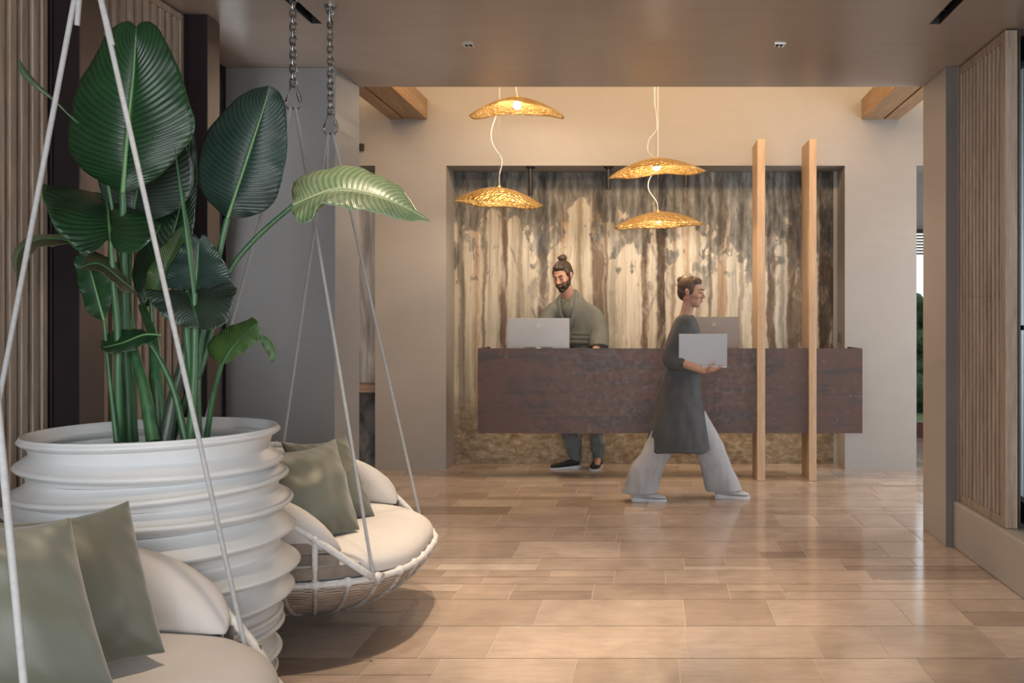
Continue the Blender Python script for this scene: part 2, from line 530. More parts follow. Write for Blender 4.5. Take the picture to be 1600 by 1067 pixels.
    bl2 = m.noise(comb(4.2, 2.6, 6), 3.4, 4, 0.5, 0.5)
    lat = m.math('MULTIPLY', m.math('SUBTRACT', m.noise(comb(2.6, 0.35, 41), 1.5, 3, 0.6), 0.5), 0.75)
    top = m.math('MULTIPLY', m.math('MAXIMUM', m.math('SUBTRACT', Z, 2.28), 0.0), 0.55)
    zz = m.math('ADD', m.math('ADD', m.math('MULTIPLY', m.math('SUBTRACT', Z, 2.02), 0.24), lat), top)
    rr = m.math('MULTIPLY', m.math('MULTIPLY', X, 0.035), 1.0)
    dens = m.math('ADD', m.math('ADD', m.math('MULTIPLY', bl, 0.55), m.math('MULTIPLY', bl2, 0.45)), m.math('ADD', zz, rr))
    fol = m.ramp(dens, [(0.462, (0, 0, 0)), (0.474, (0.62,)*3), (0.50, (0.80,)*3), (0.56, (0.97,)*3)])
    low = m.ramp(m.math('DIVIDE', Z, 3.0), [(0.46, (0, 0, 0)), (0.58, (1, 1, 1))])
    fol = m.math('MULTIPLY', fol, low)
    fc = m.ramp(m.noise(comb(5, 1.2, 12), 3.0, 5, 0.65, 0.2), [(0.30, (0.018, 0.020, 0.023)), (0.44, (0.055, 0.060, 0.064)), (0.56, (0.13, 0.134, 0.134)), (0.68, (0.27, 0.265, 0.245))])
    gaps = m.ramp(m.noise(comb(11, 0.9, 51), 1.8, 4, 0.6, 0.2), [(0.36, (1, 1, 1)), (0.60, (0.95,)*3), (0.68, (0.35,)*3)])
    fc = m.mix(0.35, fc, m.mix(1.0, fc, m.mix(1.0, trunks, (3.0, 3.1, 3.3), 'MULTIPLY'), 'MULTIPLY'))
    col = m.mix(m.math('MULTIPLY', fol, m.math('MULTIPLY', gaps, 0.88)), col, fc)
    # stained earth at the foot of the painting
    gz = m.math('ADD', m.math('DIVIDE', Z, 3.0), m.math('MULTIPLY', m.math('SUBTRACT', m.noise(comb(2.5, 1.5, 15), 2.2, 5, 0.6, 0.5), 0.5), 0.22))
    ground = m.ramp(m.noise(comb(3.6, 6.0, 20), 3.0, 8, 0.72, 0.25), [(0.30, (0.10, 0.075, 0.05)), (0.48, (0.20, 0.16, 0.11)), (0.60, (0.30, 0.25, 0.185)), (0.74, (0.50, 0.44, 0.35))])
    col = m.mix(m.ramp(gz, [(0.10, (1, 1, 1)), (0.15, (0.7,)*3), (0.22, (0, 0, 0))]), col, ground)
    m.link(col, m.b.inputs['Base Color'])
    m.set(rough=0.75, spec=0.25)
    m.bump(m.noise(comb(60, 60, 2), 3, 2, 0.5), 0.06, 0.003)
    return m.m
M['mural'] = mural_material()
mu = MB().box((-1.766, YN - 0.012, 0.0), (1.66, YN, 2.638)).build('forest_mural', M['mural'])
tag(mu, 'large painted mural of bare tree trunks and grey foliage filling the niche behind the desk', 'mural')
struct(MB().box((1.66, YN - 0.02, 0.0), (1.694, YN, 2.64)), 'trim_2', M['plaster'])

# left alcove lining and its wooden ledge
am = noisy('alcove_wall_wash', (0.28, 0.285, 0.29), (0.72, 0.72, 0.71), scale=(5, 1, 0.6), nscale=2.2, rough=0.8, bump=0.05, dist=0.8)
al = MB().box((-3.25, YN - 0.012, 0.70), (-2.382, YN, 2.60)).build('alcove_painting', am)
tag(al, 'pale grey washed wall painting in the narrow alcove behind the left column', 'painting')
am2 = noisy('alcove_lower_wash', (0.07, 0.073, 0.078), (0.28, 0.28, 0.285), scale=(3, 1, 1.5), nscale=3, rough=0.8, bump=0.05, dist=0.5)
struct(MB().box((-3.25, YN - 0.012, 0.0), (-2.382, YN, 0.70)), 'wall_alcove', am2)
lg = MB().box((-3.25, YW + 0.06, 0.665), (-2.384, YN - 0.013, 0.735)).build('wooden_ledge', wood('ledge_wood', (0.20, 0.13, 0.09), (0.36, 0.25, 0.18), 'X'), bevel=0.004)
tag(lg, 'narrow wooden ledge across the alcove behind the left column', 'shelf')
# end walls of the reception
struct(MB().box((-3.75, YC0, 0), (-3.6, 11.5, 3.85)), 'wall_left_reception', M['plaster'])

# far right: passage to a glazed door and the garden
pm = M['plaster']
fr = MB()
yF = 10.6
fr.box((1.8, yF, 2.30), (4.2, yF + 0.1, 3.85))
struct(fr, 'wall_far', pm)
w = empty('window_2', (3.0, yF, 0)); w['kind'] = 'structure'
q = MB(); q.box((-1.0, 0, 0), (1.2, 0.08, 0.17)); q.box((-1.0, 0, 2.27), (1.2, 0.08, 2.29)); q.box((-1.0, 0, 0), (-0.94, 0.08, 2.3)); q.box((1.14, 0, 0), (1.2, 0.08, 2.3))
q.build('window_frame', noisy('frame_maroon', (0.10, 0.035, 0.03), (0.13, 0.045, 0.04), nscale=3, bump=0), w)
glass = NT('clear_glass')
glass.b.inputs['Transmission Weight'].default_value = 1.0; glass.set(rough=0.0, color=(0.95, 0.98, 0.97)); glass.b.inputs['IOR'].default_value = 1.02
M['glass'] = glass.m
MB().box((-0.94, 0.035, 0.17), (1.14, 0.045, 2.27)).build('pane', M['glass'], w)
struct(MB().box((1.9, YN, 2.05), (2.32, yF, 3.85)), 'wall_passage', pm)
struct(MB().box((1.8, YN + 0.15, 0), (1.9, yF, 3.85)), 'wall_passage_side', pm)
# lattice blind in the upper part of the far door
bl = MB()
for k in range(9):
    z = 2.02 + k * 0.033
    bl.box((2.1, yF - 0.06, z), (3.9, yF - 0.045, z + 0.018))
blo = bl.build('rolled_blind', noisy('blind_dark', (0.05, 0.04, 0.03), (0.10, 0.07, 0.05), nscale=5, bump=0))
tag(blo, 'dark slatted blind raised at the top of the far right glazed door', 'blind')

# garden outside the far window
gm = noisy('hedge_leaves', (0.012, 0.03, 0.014), (0.05, 0.10, 0.035), nscale=14, rough=0.8, bump=0.8, bscale=40, bdist=0.05)
def hedge(name, lo, hi, lab):
    m = MB(); rnd = random.Random(5)
    x0, y0, z0 = lo; x1, y1, z1 = hi
    m.box((x0+0.05, y0+0.15, z0), (x1-0.05, y1, z1-0.12))
    n = int((x1-x0)*(z1-z0)*26)
    for k in range(n):
        m.ball((rnd.uniform(x0, x1), rnd.uniform(y0, y0+0.25), rnd.uniform(z0+0.1, z1)), rnd.uniform(0.09, 0.2), 7, 5)
    o = m.build(name, gm, smooth=180)
    tag(o, lab, 'hedge'); return o
hedge('garden_hedge', (1.6, 15.0, -0.2), (6.5, 15.8, 1.75), 'dark green garden hedge seen through the far right glazed door')
struct(MB().box((-14, 11.5, -0.25), (14, 24, -0.16)), 'ground_garden', noisy('lawn', (0.05, 0.09, 0.03), (0.09, 0.14, 0.05), nscale=20, rough=0.9))

# --- left wall of the hall: steel piers and fixed slatted screens
struct(MB().box((-2.62, -2.6, 0), (-2.30, 4.54, CH)), 'wall_left', M['slat_dark'])
def slat_screen(y0, y1, x_face, depth, pitch, sw, z0, z1, side, name, label, frame=0.0, group=None, cross=None):
    """a screen in the plane X = x_face; side = +1 when it faces +X"""
    t = empty(name, (x_face, y0, z0), label, 'slatted screen', group)
    m = MB(); s = -side
    n = int((y1 - y0 - 2*frame) / pitch)
    st = (y1 - y0 - 2*frame) / n
    a, b = sorted((0.004 * s, depth * s))
    for k in range(n):
        yy = frame + (k + 0.5) * st
        m.box((a, yy - sw/2, frame), (b, yy + sw/2, z1 - z0 - frame))
    m.build('slat_panel', M['slat'], t, bevel=0.002)
    if frame:
        f = MB(); a2, b2 = sorted((0.0, (depth + 0.006) * s))
        f.box((a2, 0, 0), (b2, frame, z1 - z0)); f.box((a2, y1 - y0 - frame, 0), (b2, y1 - y0, z1 - z0))
        f.box((a2, frame, 0), (b2, y1 - y0 - frame, frame)); f.box((a2, frame, z1 - z0 - frame), (b2, y1 - y0 - frame, z1 - z0))
        f.build('frame', M['slat'], t, bevel=0.002)
    if cross:
        c = MB(); a3, b3 = sorted((0.012 * s, (depth + 0.004) * s))
        c.box((a3 , frame, cross - z0), (b3, y1 - y0 - frame, cross - z0 + 0.012)); c.build('cross_rail', M['slat_dark'], t)
    bk = MB(); a4, b4 = sorted(((depth + 0.012) * s, (depth + 0.022) * s))
    bk.box((a4, 0.004, 0.004), (b4, y1 - y0 - 0.004, z1 - z0 - 0.004)); bk.build('backing_board', M['slat_dark'], t)
    return t
slat_screen(1.30, 3.51, -2.20, 0.05, 0.060, 0.034, 0.0, CH - 0.012, 1, 'slatted_wall_screen', 'timber slat screen at the far left edge, nearest of the slat screens', group='timber slat screens on the left wall', frame=0.03)
slat_screen(3.70, 4.535, -2.20, 0.05, 0.060, 0.034, 0.0, CH - 0.012, 1, 'slatted_wall_screen', 'vertical timber slat screen behind the big leaves, between the two dark steel piers', group='timber slat screens on the left wall', frame=0.03)
for i, (a, b) in enumerate(((3.525, 3.69), (4.545, 4.68))):
    t = empty('steel_pier', (-2.25, a, 0), ['dark steel pier at the left, in front of the nearer slat screen edge', 'dark steel pier between the slats and the grey plaster column'][i], 'pier', 'dark steel piers on the left')
    z = CH - 0.004
    m = MB(); m.box((-0.045, 0, 0), (0.155, 0.006, z)); m.box((-0.045, 0.0065, 0), (0.02, b - a, z)); m.box((0.055, -0.012, 0), (0.062, -0.0005, z))
    m.build('front_plate', M['steel'], t, bevel=0.001)
    MB().box((0.021, 0.0065, 0), (0.155, b - a, z)).build('side_plate', M['steel_lit'], t, bevel=0.002)
# glazing between the last pier and the column
w = empty('window_3', (-2.46, 4.69, 0)); w['kind'] = 'structure'
q = MB(); q.box((-0.03, 0, 0), (0.03, 0.05, CH - 0.003)); q.box((-0.03, 0.765, 0), (0.03, 0.815, CH - 0.003)); q.box((-0.03, 0.05, 0), (0.03, 0.765, 0.05)); q.box((-0.03, 0.05, CH-0.06), (0.03, 0.765, CH - 0.003))
q.build('window_frame', M['steel'], w)
MB().box((-0.004, 0.05, 0.05), (0.004, 0.765, CH - 0.06)).build('pane', M['glass'], w)

# --- right side of the hall: plaster plinth, slatted shutter, window
pl = MB(); pl.box((1.74, -2.6, 0), (2.45, YC0 - 0.008, 0.262))
struct(pl, 'trim_3', M['plaster_right'], bevel=0.008)
slat_screen(4.77, 5.50, 1.768, 0.055, 0.058, 0.027, 0.264, CH - 0.01, -1, 'slatted_shutter', 'framed timber slat shutter standing on the right plinth beside the window', frame=0.045, cross=1.42)
w = empty('window_1', (1.93, 4.9, 0.264)); w['kind'] = 'structure'
WH = CH - 0.264
q = MB(); q.box((-0.03, -5.0, 0.0), (0.03, 0.6, 0.11)); q.box((-0.03, -5.0, WH - 0.13), (0.03, 0.6, WH - 0.004)); q.box((-0.03, 0.53, 0.11), (0.03, 0.6, WH - 0.13)); q.box((-0.03, -1.9, 0.11), (0.03, -1.8, WH - 0.13)); q.box((-0.03, -4.3, 0.11), (0.03, -4.2, WH - 0.13))
q.build('window_frame', M['black'], w)
MB().box((-0.005, -4.2, 0.11), (0.005, 0.53, WH - 0.13)).build('pane', M['glass'], w)
MB().box((-0.06, -0.10, 0.985), (-0.031, 0.05, 1.01)).build('handle', M['black'], w, bevel=0.003)
# pale ribbed panel standing outside, behind the glass
cs = MB()
cs.grid(lambda a, b: Vector((1.985 + a * 1.3, 5.44 + 0.009 * math.sin(a * 2*PI*40), 0.264 + b * 2.47)), 40*8+1, 2)
o = cs.build('corrugated_screen', noisy('screen_white', (0.60, 0.66, 0.70), (0.70, 0.75, 0.79), nscale=2, rough=0.5, bump=0), smooth=60, solid=0.004)
tag(o, 'pale ribbed panel standing behind the glass of the right window', 'outdoor screen')
struct(MB().box((1.7002, YC0 - 0.006, 0.0), (1.766, YC0 - 0.0003, CH - 0.002)), 'trim_4', noisy('taupe_strip', (0.10, 0.085, 0.078), (0.12, 0.10, 0.09), nscale=3, rough=0.6, bump=0))  # thin dark taupe strip on the column's narrow front face

# --- ceiling downlights
for i, (x, y) in enumerate(((-0.955, 5.06), (0.685, 5.06))):
    t = empty('ceiling_downlight', (x, y, CH), ['small square chrome downlight in the soffit, left one', 'small square chrome downlight in the soffit, right one'][i], 'downlight', 'square ceiling downlights')
    chrome = NT('polished_chrome'); chrome.set(rough=0.15, metal=1.0, color=(0.6, 0.6, 0.6)); M['chrome'] = chrome.m
    q = MB(); a, b = 0.030, 0.022
    q.box((-a, -a, -0.004), (a, -b, 0)); q.box((-a, b, -0.004), (a, a, 0)); q.box((-a, -b, -0.004), (-b, b, 0)); q.box((b, -b, -0.004), (a, b, 0))
    q.box((-0.002, -b, -0.003), (0.002, b, 0)); q.build('bezel', M['chrome'], t)
    MB().ball((0.010, 0, -0.002), (0.008, 0.015, 0.005)).ball((-0.011, 0, -0.002), (0.008, 0.015, 0.005)).build('lens', M['black'], t, smooth=180)

# --- oak beams over the reception
def beam(x0, xm, x1, lab, inner_right):
    t = empty('timber_beam', ((x0+x1)/2, YC1 + 0.01, 3.04), lab, 'beam', 'oak beams over the reception')
    cx = (x0+x1)/2; L = YW - YC1 - 0.012
    m = MB(); g = 0.008
    m.box((x0-cx, 0, 0.0), (xm-cx-g, L, 0.176)); m.build('timber', M['beam'], t, bevel=0.004)
    m = MB(); m.box((xm-cx+g, 0, 0.0), (x1-cx, L, 0.176)); m.build('timber', M['beam'], t, bevel=0.004)
    m = MB(); m.box((xm-cx-g, 0, 0.03), (xm-cx+g, L, 0.17)); m.build('fillet', M['slat_dark'], t)
beam(-2.255, -2.127, -1.927, 'pair of oak beams side by side running from the soffit to the wall at left', True)
beam(1.838, 2.03, 2.166, 'pair of oak beams side by side running from the soffit to the wall at right', False)

# --- oak posts by the desk
for i, (x0, x1) in enumerate(((0.868, 0.932), (1.286, 1.346))):
    o = MB().box((x0, 7.74, 0), (x1, 8.12, 2.76)).build('timber_post', M['post'], bevel=0.004, loc=((x0+x1)/2, 7.93, 0))
    tag(o, ['tall flat oak post standing against the desk, left of the two, nearer the monitors', 'tall flat oak post standing against the desk, right of the two, nearer the desk end'][i], 'post', 'oak posts at the desk')

# --- small fittings on the walls
o = MB().box((-2.53, YW - 0.045, 2.765), (-2.475, YW - 0.0005, 2.825)).build('wall_sensor', M['black'], bevel=0.006)
o.location.x += 0.0
tag(o, 'small black box fixed high on the reception wall beside the left column', 'sensor')
o = MB().box((1.680, 8.49, 1.10), (1.6935, 8.56, 1.19)).build('wall_control_panel', noisy('panel_grey', (0.10, 0.10, 0.10), (0.14, 0.14, 0.14), nscale=3, bump=0), bevel=0.002)
tag(o, 'small grey control panel on the right reveal of the mural niche', 'control panel')
for i, (x, z0) in enumerate(((829, 305), (951, 296), (1072, 292))):
    p = P(x, z0, 8.40)
    t = empty('cylinder_spotlight', (p.x, 8.40, 2.64), ['black cylinder spotlight in the niche head behind the left pendant lamp', 'black cylinder spotlight in the niche head left of the central pendant lamps',
        'black cylinder spotlight in the niche head behind the right pendant lamp'][i], 'spotlight', 'black cylinder spotlights in the niche')
    q = MB(); q.tube([(0, 0, 0), (0, 0, -0.012)], 0.04, 20); q.build('mount', M['black'], t, smooth=40)
    q = MB(); q.tube([(0, 0, -0.0125), (0, 0, p.z - 2.64)], 0.019, 18); q.build('barrel', M['black'], t, smooth=40)
# ================================================================== planter
def weld(o, voxel, smooth=3, fac=0.5):
    """fuse the overlapping pieces of one object into a single continuous skin"""
    r = o.modifiers.new('fuse', 'REMESH'); r.mode = 'VOXEL'; r.voxel_size = voxel; r.use_smooth_shade = True
    if smooth:
        k = o.modifiers.new('soften', 'SMOOTH'); k.iterations = smooth; k.factor = fac
    bpy.context.view_layer.update()
    dg = bpy.context.evaluated_depsgraph_get()
    me = bpy.data.meshes.new_from_object(o.evaluated_get(dg), depsgraph=dg)
    mats = [m for m in o.data.materials]
    o.modifiers.clear(); o.data = me
    if not me.materials:
        for m in mats: me.materials.append(m)
    me.polygons.foreach_set('use_smooth', [True] * len(me.polygons))
    return o
YP = 3.13; XP = -1.612; KP = F / YP      # depth, offset, px per metre
def build_planter():
    t = empty('planter', (XP, YP, 0), 'large round white ribbed planter holding the tall green plant', 'planter')
    # ring heights and radii read off the silhouette (height, radius, sway of the ring, its direction)
    zc = lambda y: H - (y - VY) / KP
    rr = lambda w: w / KP
    rings = [(677, 183, .004, 0.4), (719, 188, .010, 2.8), (752, 196, .014, .6), (782, 203, .016, 2.6), (838, 207, .014, .3), (884, 214, .010, 3.2),
             (934, 205, .012, .9), (964, 188, .006, 3.4), (988, 190, .010, .4), (1024, 186, .010, 2.9), (1062, 180, .008, .7), (1100, 172, .008, 3.0), (1136, 163, .004, 0.2)]
    prof = []; tilt = []
    def add(r, z, am, di): prof.append((r, z)); tilt.append((am, di))
    # inner wall, lip
    z0 = zc(677)
    add(rr(150), 0.72, 0, 0); add(rr(164), z0 - 0.07, 0, 0); add(rr(172), z0 - 0.01, .002, .4); add(rr(175), z0 + 0.012, .003, .4); add(rr(179), z0 + 0.014, .003, .4)
    for i, (y, w, am, di) in enumerate(rings):
        z = zc(y); r = rr(w)
        if i + 1 < len(rings):
            y2, w2, am2, di2 = rings[i+1]; z2 = zc(y2); r2 = rr(w2)
        else: y2, w2, am2, di2 = y + 30, w - 12, 0, 0; z2 = 0.02; r2 = rr(w2)
        add(r - 0.006, z + 0.008, am, di); add(r, z, am, di); add(r - 0.004, z - 0.007, am, di)
        gap = z - z2
        valley = min(r, r2) - min(0.052, gap * 0.52)
        # undercut below the rib, then the long slope out to the next
        add(r - 0.016, z - 0.012 - gap*0.03, am, di)
        add(valley + 0.006, z - gap * 0.26, (am+am2)/2, di)
        add(valley, z - gap * 0.36, (am+am2)/2, di2)
        add(valley + 0.008, z - gap * 0.55, am2, di2)
        add(r2 - 0.016, z2 + gap * 0.16, am2, di2)
    add(0.30, 0.012, 0, 0); add(0.29, 0.0, 0, 0); add(0.0, 0.0, 0, 0)
    # densify with smooth interpolation
    P2 = []; T2 = []
    pts = [Vector((p[0], p[1], q[0])) for p, q in zip(prof, tilt)]
    sp = spline(pts, 3)
    for k, p in enumerate(sp):
        i = min(k // 3, len(tilt) - 1)
        P2.append((max(p.x, 0.0), p.y)); T2.append((p.z, tilt[i][1] * (1 - (k % 3)/3) + tilt[min(i+1, len(tilt)-1)][1] * ((k % 3)/3)))
    def fn(p, a, r, z, i):
        am, di = T2[i]
        p.z += am * math.cos(a - di) * min(1.0, r / 0.35)
        if z < 0.03: p.z = max(p.z, 0.0)
        return p
    white = noisy('planter_white', (0.63, 0.645, 0.65), (0.70, 0.715, 0.72), nscale=2, rough=0.38, bump=0.03, bscale=60)
    MB().lathe(P2, 112, fn=fn).build('pot_body', white, t, smooth=180)
    soil = noisy('soil', (0.02, 0.014, 0.01), (0.06, 0.04, 0.028), nscale=25, rough=0.95, bump=0.8, bdist=0.02)
    MB().lathe([(0, 0.80), (0.15, 0.805), (0.312, 0.795), (0.312, 0.74), (0, 0.74)], 48).build('soil', soil, t, smooth=40)
    return t
build_planter()

# ================================================================== hanging round chairs
M['cord'] = noisy('rope_grey', (0.34, 0.34, 0.34), (0.40, 0.40, 0.40), scale=(1, 1, 1), nscale=60, rough=0.8, bump=0.08, bscale=160)
M['ring_white'] = noisy('wrapped_frame_white', (0.56, 0.56, 0.56), (0.72, 0.71, 0.70), nscale=70, rough=0.6, bump=0.5, bscale=130, bdist=0.004)
M['fabric_white'] = noisy('outdoor_fabric_white', (0.53, 0.505, 0.49), (0.59, 0.565, 0.55), nscale=3, rough=0.85, bump=0.12, bscale=220, bdist=0.001)
M['strap'] = noisy('strap_taupe', (0.17, 0.135, 0.105), (0.25, 0.20, 0.16), nscale=14, rough=0.6, bump=0.2)
M['chain'] = noisy('galvanised_chain', (0.16, 0.155, 0.15), (0.34, 0.33, 0.32), nscale=30, rough=0.35, metal=0.9, bump=0.1)
M['olive'] = noisy('olive_satin', (0.078, 0.083, 0.060), (0.098, 0.103, 0.077), nscale=2, rough=0.5, bump=0.0)
M['olive'].node_tree.nodes['Principled BSDF'].inputs['Sheen Weight'].default_value = 0.35
def wicker():
    m = NT('wicker_weave')
    tc = m.node('ShaderNodeTexCoord'); sp = m.node('ShaderNodeSeparateXYZ'); m.link(tc.outputs['Object'], sp.inputs[0])
    ang = m.math('ARCTAN2', sp.outputs[1], sp.outputs[0])
    s1 = m.math('SINE', m.math('MULTIPLY', ang, 26.0)); 
    zz = m.math('MULTIPLY', sp.outputs[2], 480.0)
    weave = m.math('SINE', m.math('ADD', zz, m.math('MULTIPLY', m.math('GREATER_THAN', s1, 0.0), PI)))
    n = m.noise(m.coords((3, 3, 30)), 6, 4, 0.6)
    w = m.math('ADD', m.math('MULTIPLY', weave, 0.22), n)
    m.link(m.ramp(w, [(0.15, (0.085, 0.065, 0.05)), (0.4, (0.26, 0.21, 0.17)), (0.75, (0.46, 0.40, 0.34))]), m.b.inputs['Base Color'])
    m.set(rough=0.65); m.bump(w, 0.6, 0.004)
    return m.m
M['wicker'] = wicker()

A, B, NEXP = 0.50, 0.57, 2.75       # half depth (X), half width (Y) and roundness of the seat outline
def outline(t, k=1.0):
    c, s = math.cos(t), math.sin(t)
    x = A * math.copysign(abs(c) ** (2 / NEXP), c); y = B * math.copysign(abs(s) ** (2 / NEXP), s)
    return x * k, y * k
def even_outline(n, k=1.0, t0=0.0, t1=2*PI):
    ts = [t0 + (t1 - t0) * i / 400 for i in range(401)]
    pts = [Vector((*outline(t, k), 0)) for t in ts]
    L = [0]
    for a, b in zip(pts, pts[1:]): L.append(L[-1] + (b - a).length)
    out = []; j = 0
    closed = abs(t1 - t0 - 2*PI) < 1e-6
    for i in range(n):
        s = L[-1] * i / (n if closed else n - 1)
        while j < 399 and L[j+1] < s: j += 1
        f = (s - L[j]) / max(1e-9, L[j+1] - L[j]); out.append(pts[j].lerp(pts[j+1], max(0, min(1, f))))
    return out
XA = 0.365       # where the back rail leaves the seat ring
def rail_height(x):
    s = max(0.0, min(1.0, (XA - x) / (XA + A)))
    return 0.40 * (1 - (1 - s) ** 2.2)

def link_mesh(m, c, L, W, r, plane, up=Vector((0, 0, 1))):
    pts = []
    d = Vector((1, 0, 0)) if plane == 0 else Vector((0, 1, 0))
    h = (L - W) / 2
    for k in range(14):
        a = 2*PI*k/14
        pts.append(Vector(c) + d * (W/2 * math.cos(a)) + up * (W/2 * math.sin(a) + (h if math.sin(a) >= 0 else -h)))
    m.ring(pts, r, 6)

def build_swing(name, xc, yc, zr, rot, label, fx=0.375, bx=-0.30):
    t = empty(name, (xc, yc, zr), label, 'hanging chair', 'hanging chairs', rz=rot)
    # seat ring
    kn = MB().ring([p for p in even_outline(72)], 0.014, 8)
    for p in even_outline(30):       # knuckles where the ribs are bound to the ring
        kn.ball(p, (0.019, 0.019, 0.021), 8, 6)
    kn = kn.build('seat_ring', M['ring_white'], t, smooth=180)
    weld(kn, 0.006)
    # woven bowl
    D = 0.20
    def bowl(u, v):
        k = 1 - v * 0.985
        x, y = outline(u * 2*PI)
        return Vector((x * k * 0.99, y * k * 0.99, -0.008 - D * (1 - k ** 2.6) ** 0.8))
    MB().grid(bowl, 120, 22, wrap_u=True).build('woven_bowl', M['wicker'], t, smooth=180, solid=0.012)
    rb = MB()
    for p in even_outline(30):
        tt = [(1 - v * 0.97) for v in [i/14 for i in range(13)]]
        pts = [Vector((p.x * k * 1.005, p.y * k * 1.005, -0.012 - (D + 0.006) * (1 - k ** 2.6) ** 0.8)) for k in tt]
        rb.tube(pts, 0.0085, 6)
    rb.build('bowl_rib', noisy('rib_bound', (0.26, 0.235, 0.21), (0.46, 0.43, 0.40), nscale=50, rough=0.6, bump=0.4), t, smooth=180)
    # back rail sweeping up and round the back
    ta = math.acos((XA / A) ** (NEXP / 2))
    back = even_outline(61, 1.0, ta, 2*PI - ta)
    rail = [Vector((p.x * 1.02, p.y * 1.02, rail_height(p.x) + 0.006)) for p in back]
    MB().tube(rail, 0.014, 8).build('back_rail', M['ring_white'], t, smooth=180)
    nsp = 13
    for k in range(1, nsp + 1):
        i = int(k * 60 / (nsp + 1)); p = back[i]; r = rail[i]
        if r.z < 0.05: continue
        sp = MB().tube([Vector((p.x, p.y, 0)), Vector((p.x*1.012, p.y*1.012, r.z*0.5)), r], 0.012, 8)
        sp.ball(r, 0.017, 8, 6)
        sp.build('back_spoke', M['ring_white'], t, smooth=180)
    # horizontal straps woven in and out of the spokes
    st = MB()
    for j in range(7):
        h = 0.045 + j * 0.048
        idx = [i for i in range(61) if rail[i].z > h + (-0.008 if j < 4 else 0.022)]
        if len(idx) < 6: continue
        vs = []; fs = []
        fine = []
        for a, b in zip(idx, idx[1:]):
            for q in range(4): fine.append(a + (b - a) * q / 4)
        fine.append(idx[-1])
        for f in fine:
            i = int(f); i2 = min(i+1, 60); p = back[i].lerp(back[i2], f - i)
            n = Vector((p.x, p.y, 0)).normalized()
            wv = math.sin(f * PI * (nsp + 1) / 60 + PI * j) * 0.013
            for o, hh in ((-0.0015, -0.021), (0.0015, -0.021), (0.0015, 0.021), (-0.0015, 0.021)):
                vs.append(p * 1.008 + n * (wv + o) + Vector((0, 0, h + hh)))
        m4 = len(fine)
        for i in range(m4 - 1):
            for k in range(4):
                fs.append((i*4+k, (i+1)*4+k, (i+1)*4+(k+1) % 4, i*4+(k+1) % 4))
        fs.append((0, 1, 2, 3)); fs.append(tuple((m4-1)*4 + k for k in (3, 2, 1, 0)))
        st.add(vs, fs)
    st.build('woven_strap', M['strap'], t)
    # seat cushion
    prof = [(0.0, 0.150), (0.35, 0.151), (0.62, 0.148), (0.80, 0.140), (0.90, 0.126), (0.955, 0.105), (0.972, 0.082), (0.965, 0.058), (0.935, 0.034), (0.88, 0.015), (0.7, 0.002), (0.0, 0.0)]
    ps = spline([Vector((a, b, 0)) for a, b in prof], 4)
    ring = even_outline(96)
    vs = []; fs = []
    for q in ps:
        for i, p in enumerate(ring):
            k = max(q.x, 0.001)
            bulge = 0.006 * math.sin(i * 0.41) * q.x
            zf = q.y - (0.03 * max(0, p.x / A) ** 2 * q.x ** 2 if q.y > 0.05 else 0)
            vs.append(Vector((p.x * k * 1.012, p.y * k * 1.012, -0.022 + zf + bulge * 0.5)))
    n = len(ring)
    for i in range(len(ps) - 1):
        for k in range(n): fs.append((i*n+k, (i+1)*n+k, (i+1)*n+(k+1) % n, i*n+(k+1) % n))
    MB().add(vs, fs).build('seat_cushion', M['fabric_white'], t, smooth=180)
    # two curved back cushions tapering to the front, one each side of the back
    x_end = 0.25
    ts = math.acos((x_end / (A * 0.91)) ** (NEXP / 2))
    for sgn in (1, -1):
        def bc(u, v, sgn=sgn):
            k = 0.91
            tt = ts + (PI - ts - 0.02) * u
            x, y = outline(tt, k)
            nx, ny = Vector((x / A**2, y / B**2)).normalized()
            s = max(0.0, min(1.0, (x_end - x) / (A * 0.75)))
            fall = (s ** 0.50)
            end = 1.0
            dd = max(0.0, x_end - x); h = 0.20 * (1 - math.exp(-dd / 0.09)) + 0.15 * max(0.0, dd - 0.1) + 0.012
            th = 0.062 * min(1, s * 5) ** 0.5 * end + 0.006
            a = v * 2*PI
            ca, sa = math.cos(a), math.sin(a)
            # plump section standing on the seat, leaning outward
            lx = th * math.copysign(abs(ca) ** 0.8, ca); lz = h/2 + h/2 * math.copysign(abs(sa) ** 0.75, sa)
            off = lx + 0.05 * lz
            return Vector((x + nx * off, (y + ny * off) * sgn, 0.108 + lz))
        m = MB()
        nu, nv = 44, 25
        m.grid(bc, nu, nv)
        m.f += [tuple(len(m.v) - nv + k for k in range(nv - 1)), tuple(range(nv - 1))]
        o = m.build('back_cushion', M['fabric_white'], t, smooth=180)
        bm = bmesh.new(); bm.from_mesh(o.data); bmesh.ops.remove_doubles(bm, verts=bm.verts, dist=0.0006); bmesh.ops.recalc_face_normals(bm, faces=bm.faces); bm.to_mesh(o.data); bm.free()
        o.data.polygons.foreach_set('use_smooth', [True] * len(o.data.polygons))
    # ropes, carabiners, chains (local z measured from the ring)
    zt = 2.175 - 0.30
    for sgn in (-1, 1):
        top = Vector((0.0, 0.262 * sgn, zt))
        fr = Vector((fx, 0.482 * sgn, 0.012)); bk = Vector((bx, (0.525 if bx > -0.35 else 0.47) * sgn, rail_height(bx) + 0.02))
        rp = MB(); rp.tube([top + Vector((0.010, 0, -0.01)), fr], 0.0068, 8); rp.tube([top + Vector((0.010, 0, -0.01)), top + (fr - top) * 0.12 + Vector((0.011, 0, 0))], 0.0066, 8)
        rp.tube([fr, fr + Vector((0.02, -0.006*sgn, -0.03)), fr + Vector((0.035, -0.004*sgn, -0.012)), fr + Vector((0.04, 0, 0.012))], 0.005, 8)
        rp.build('rope', M['cord'], t, smooth=60)
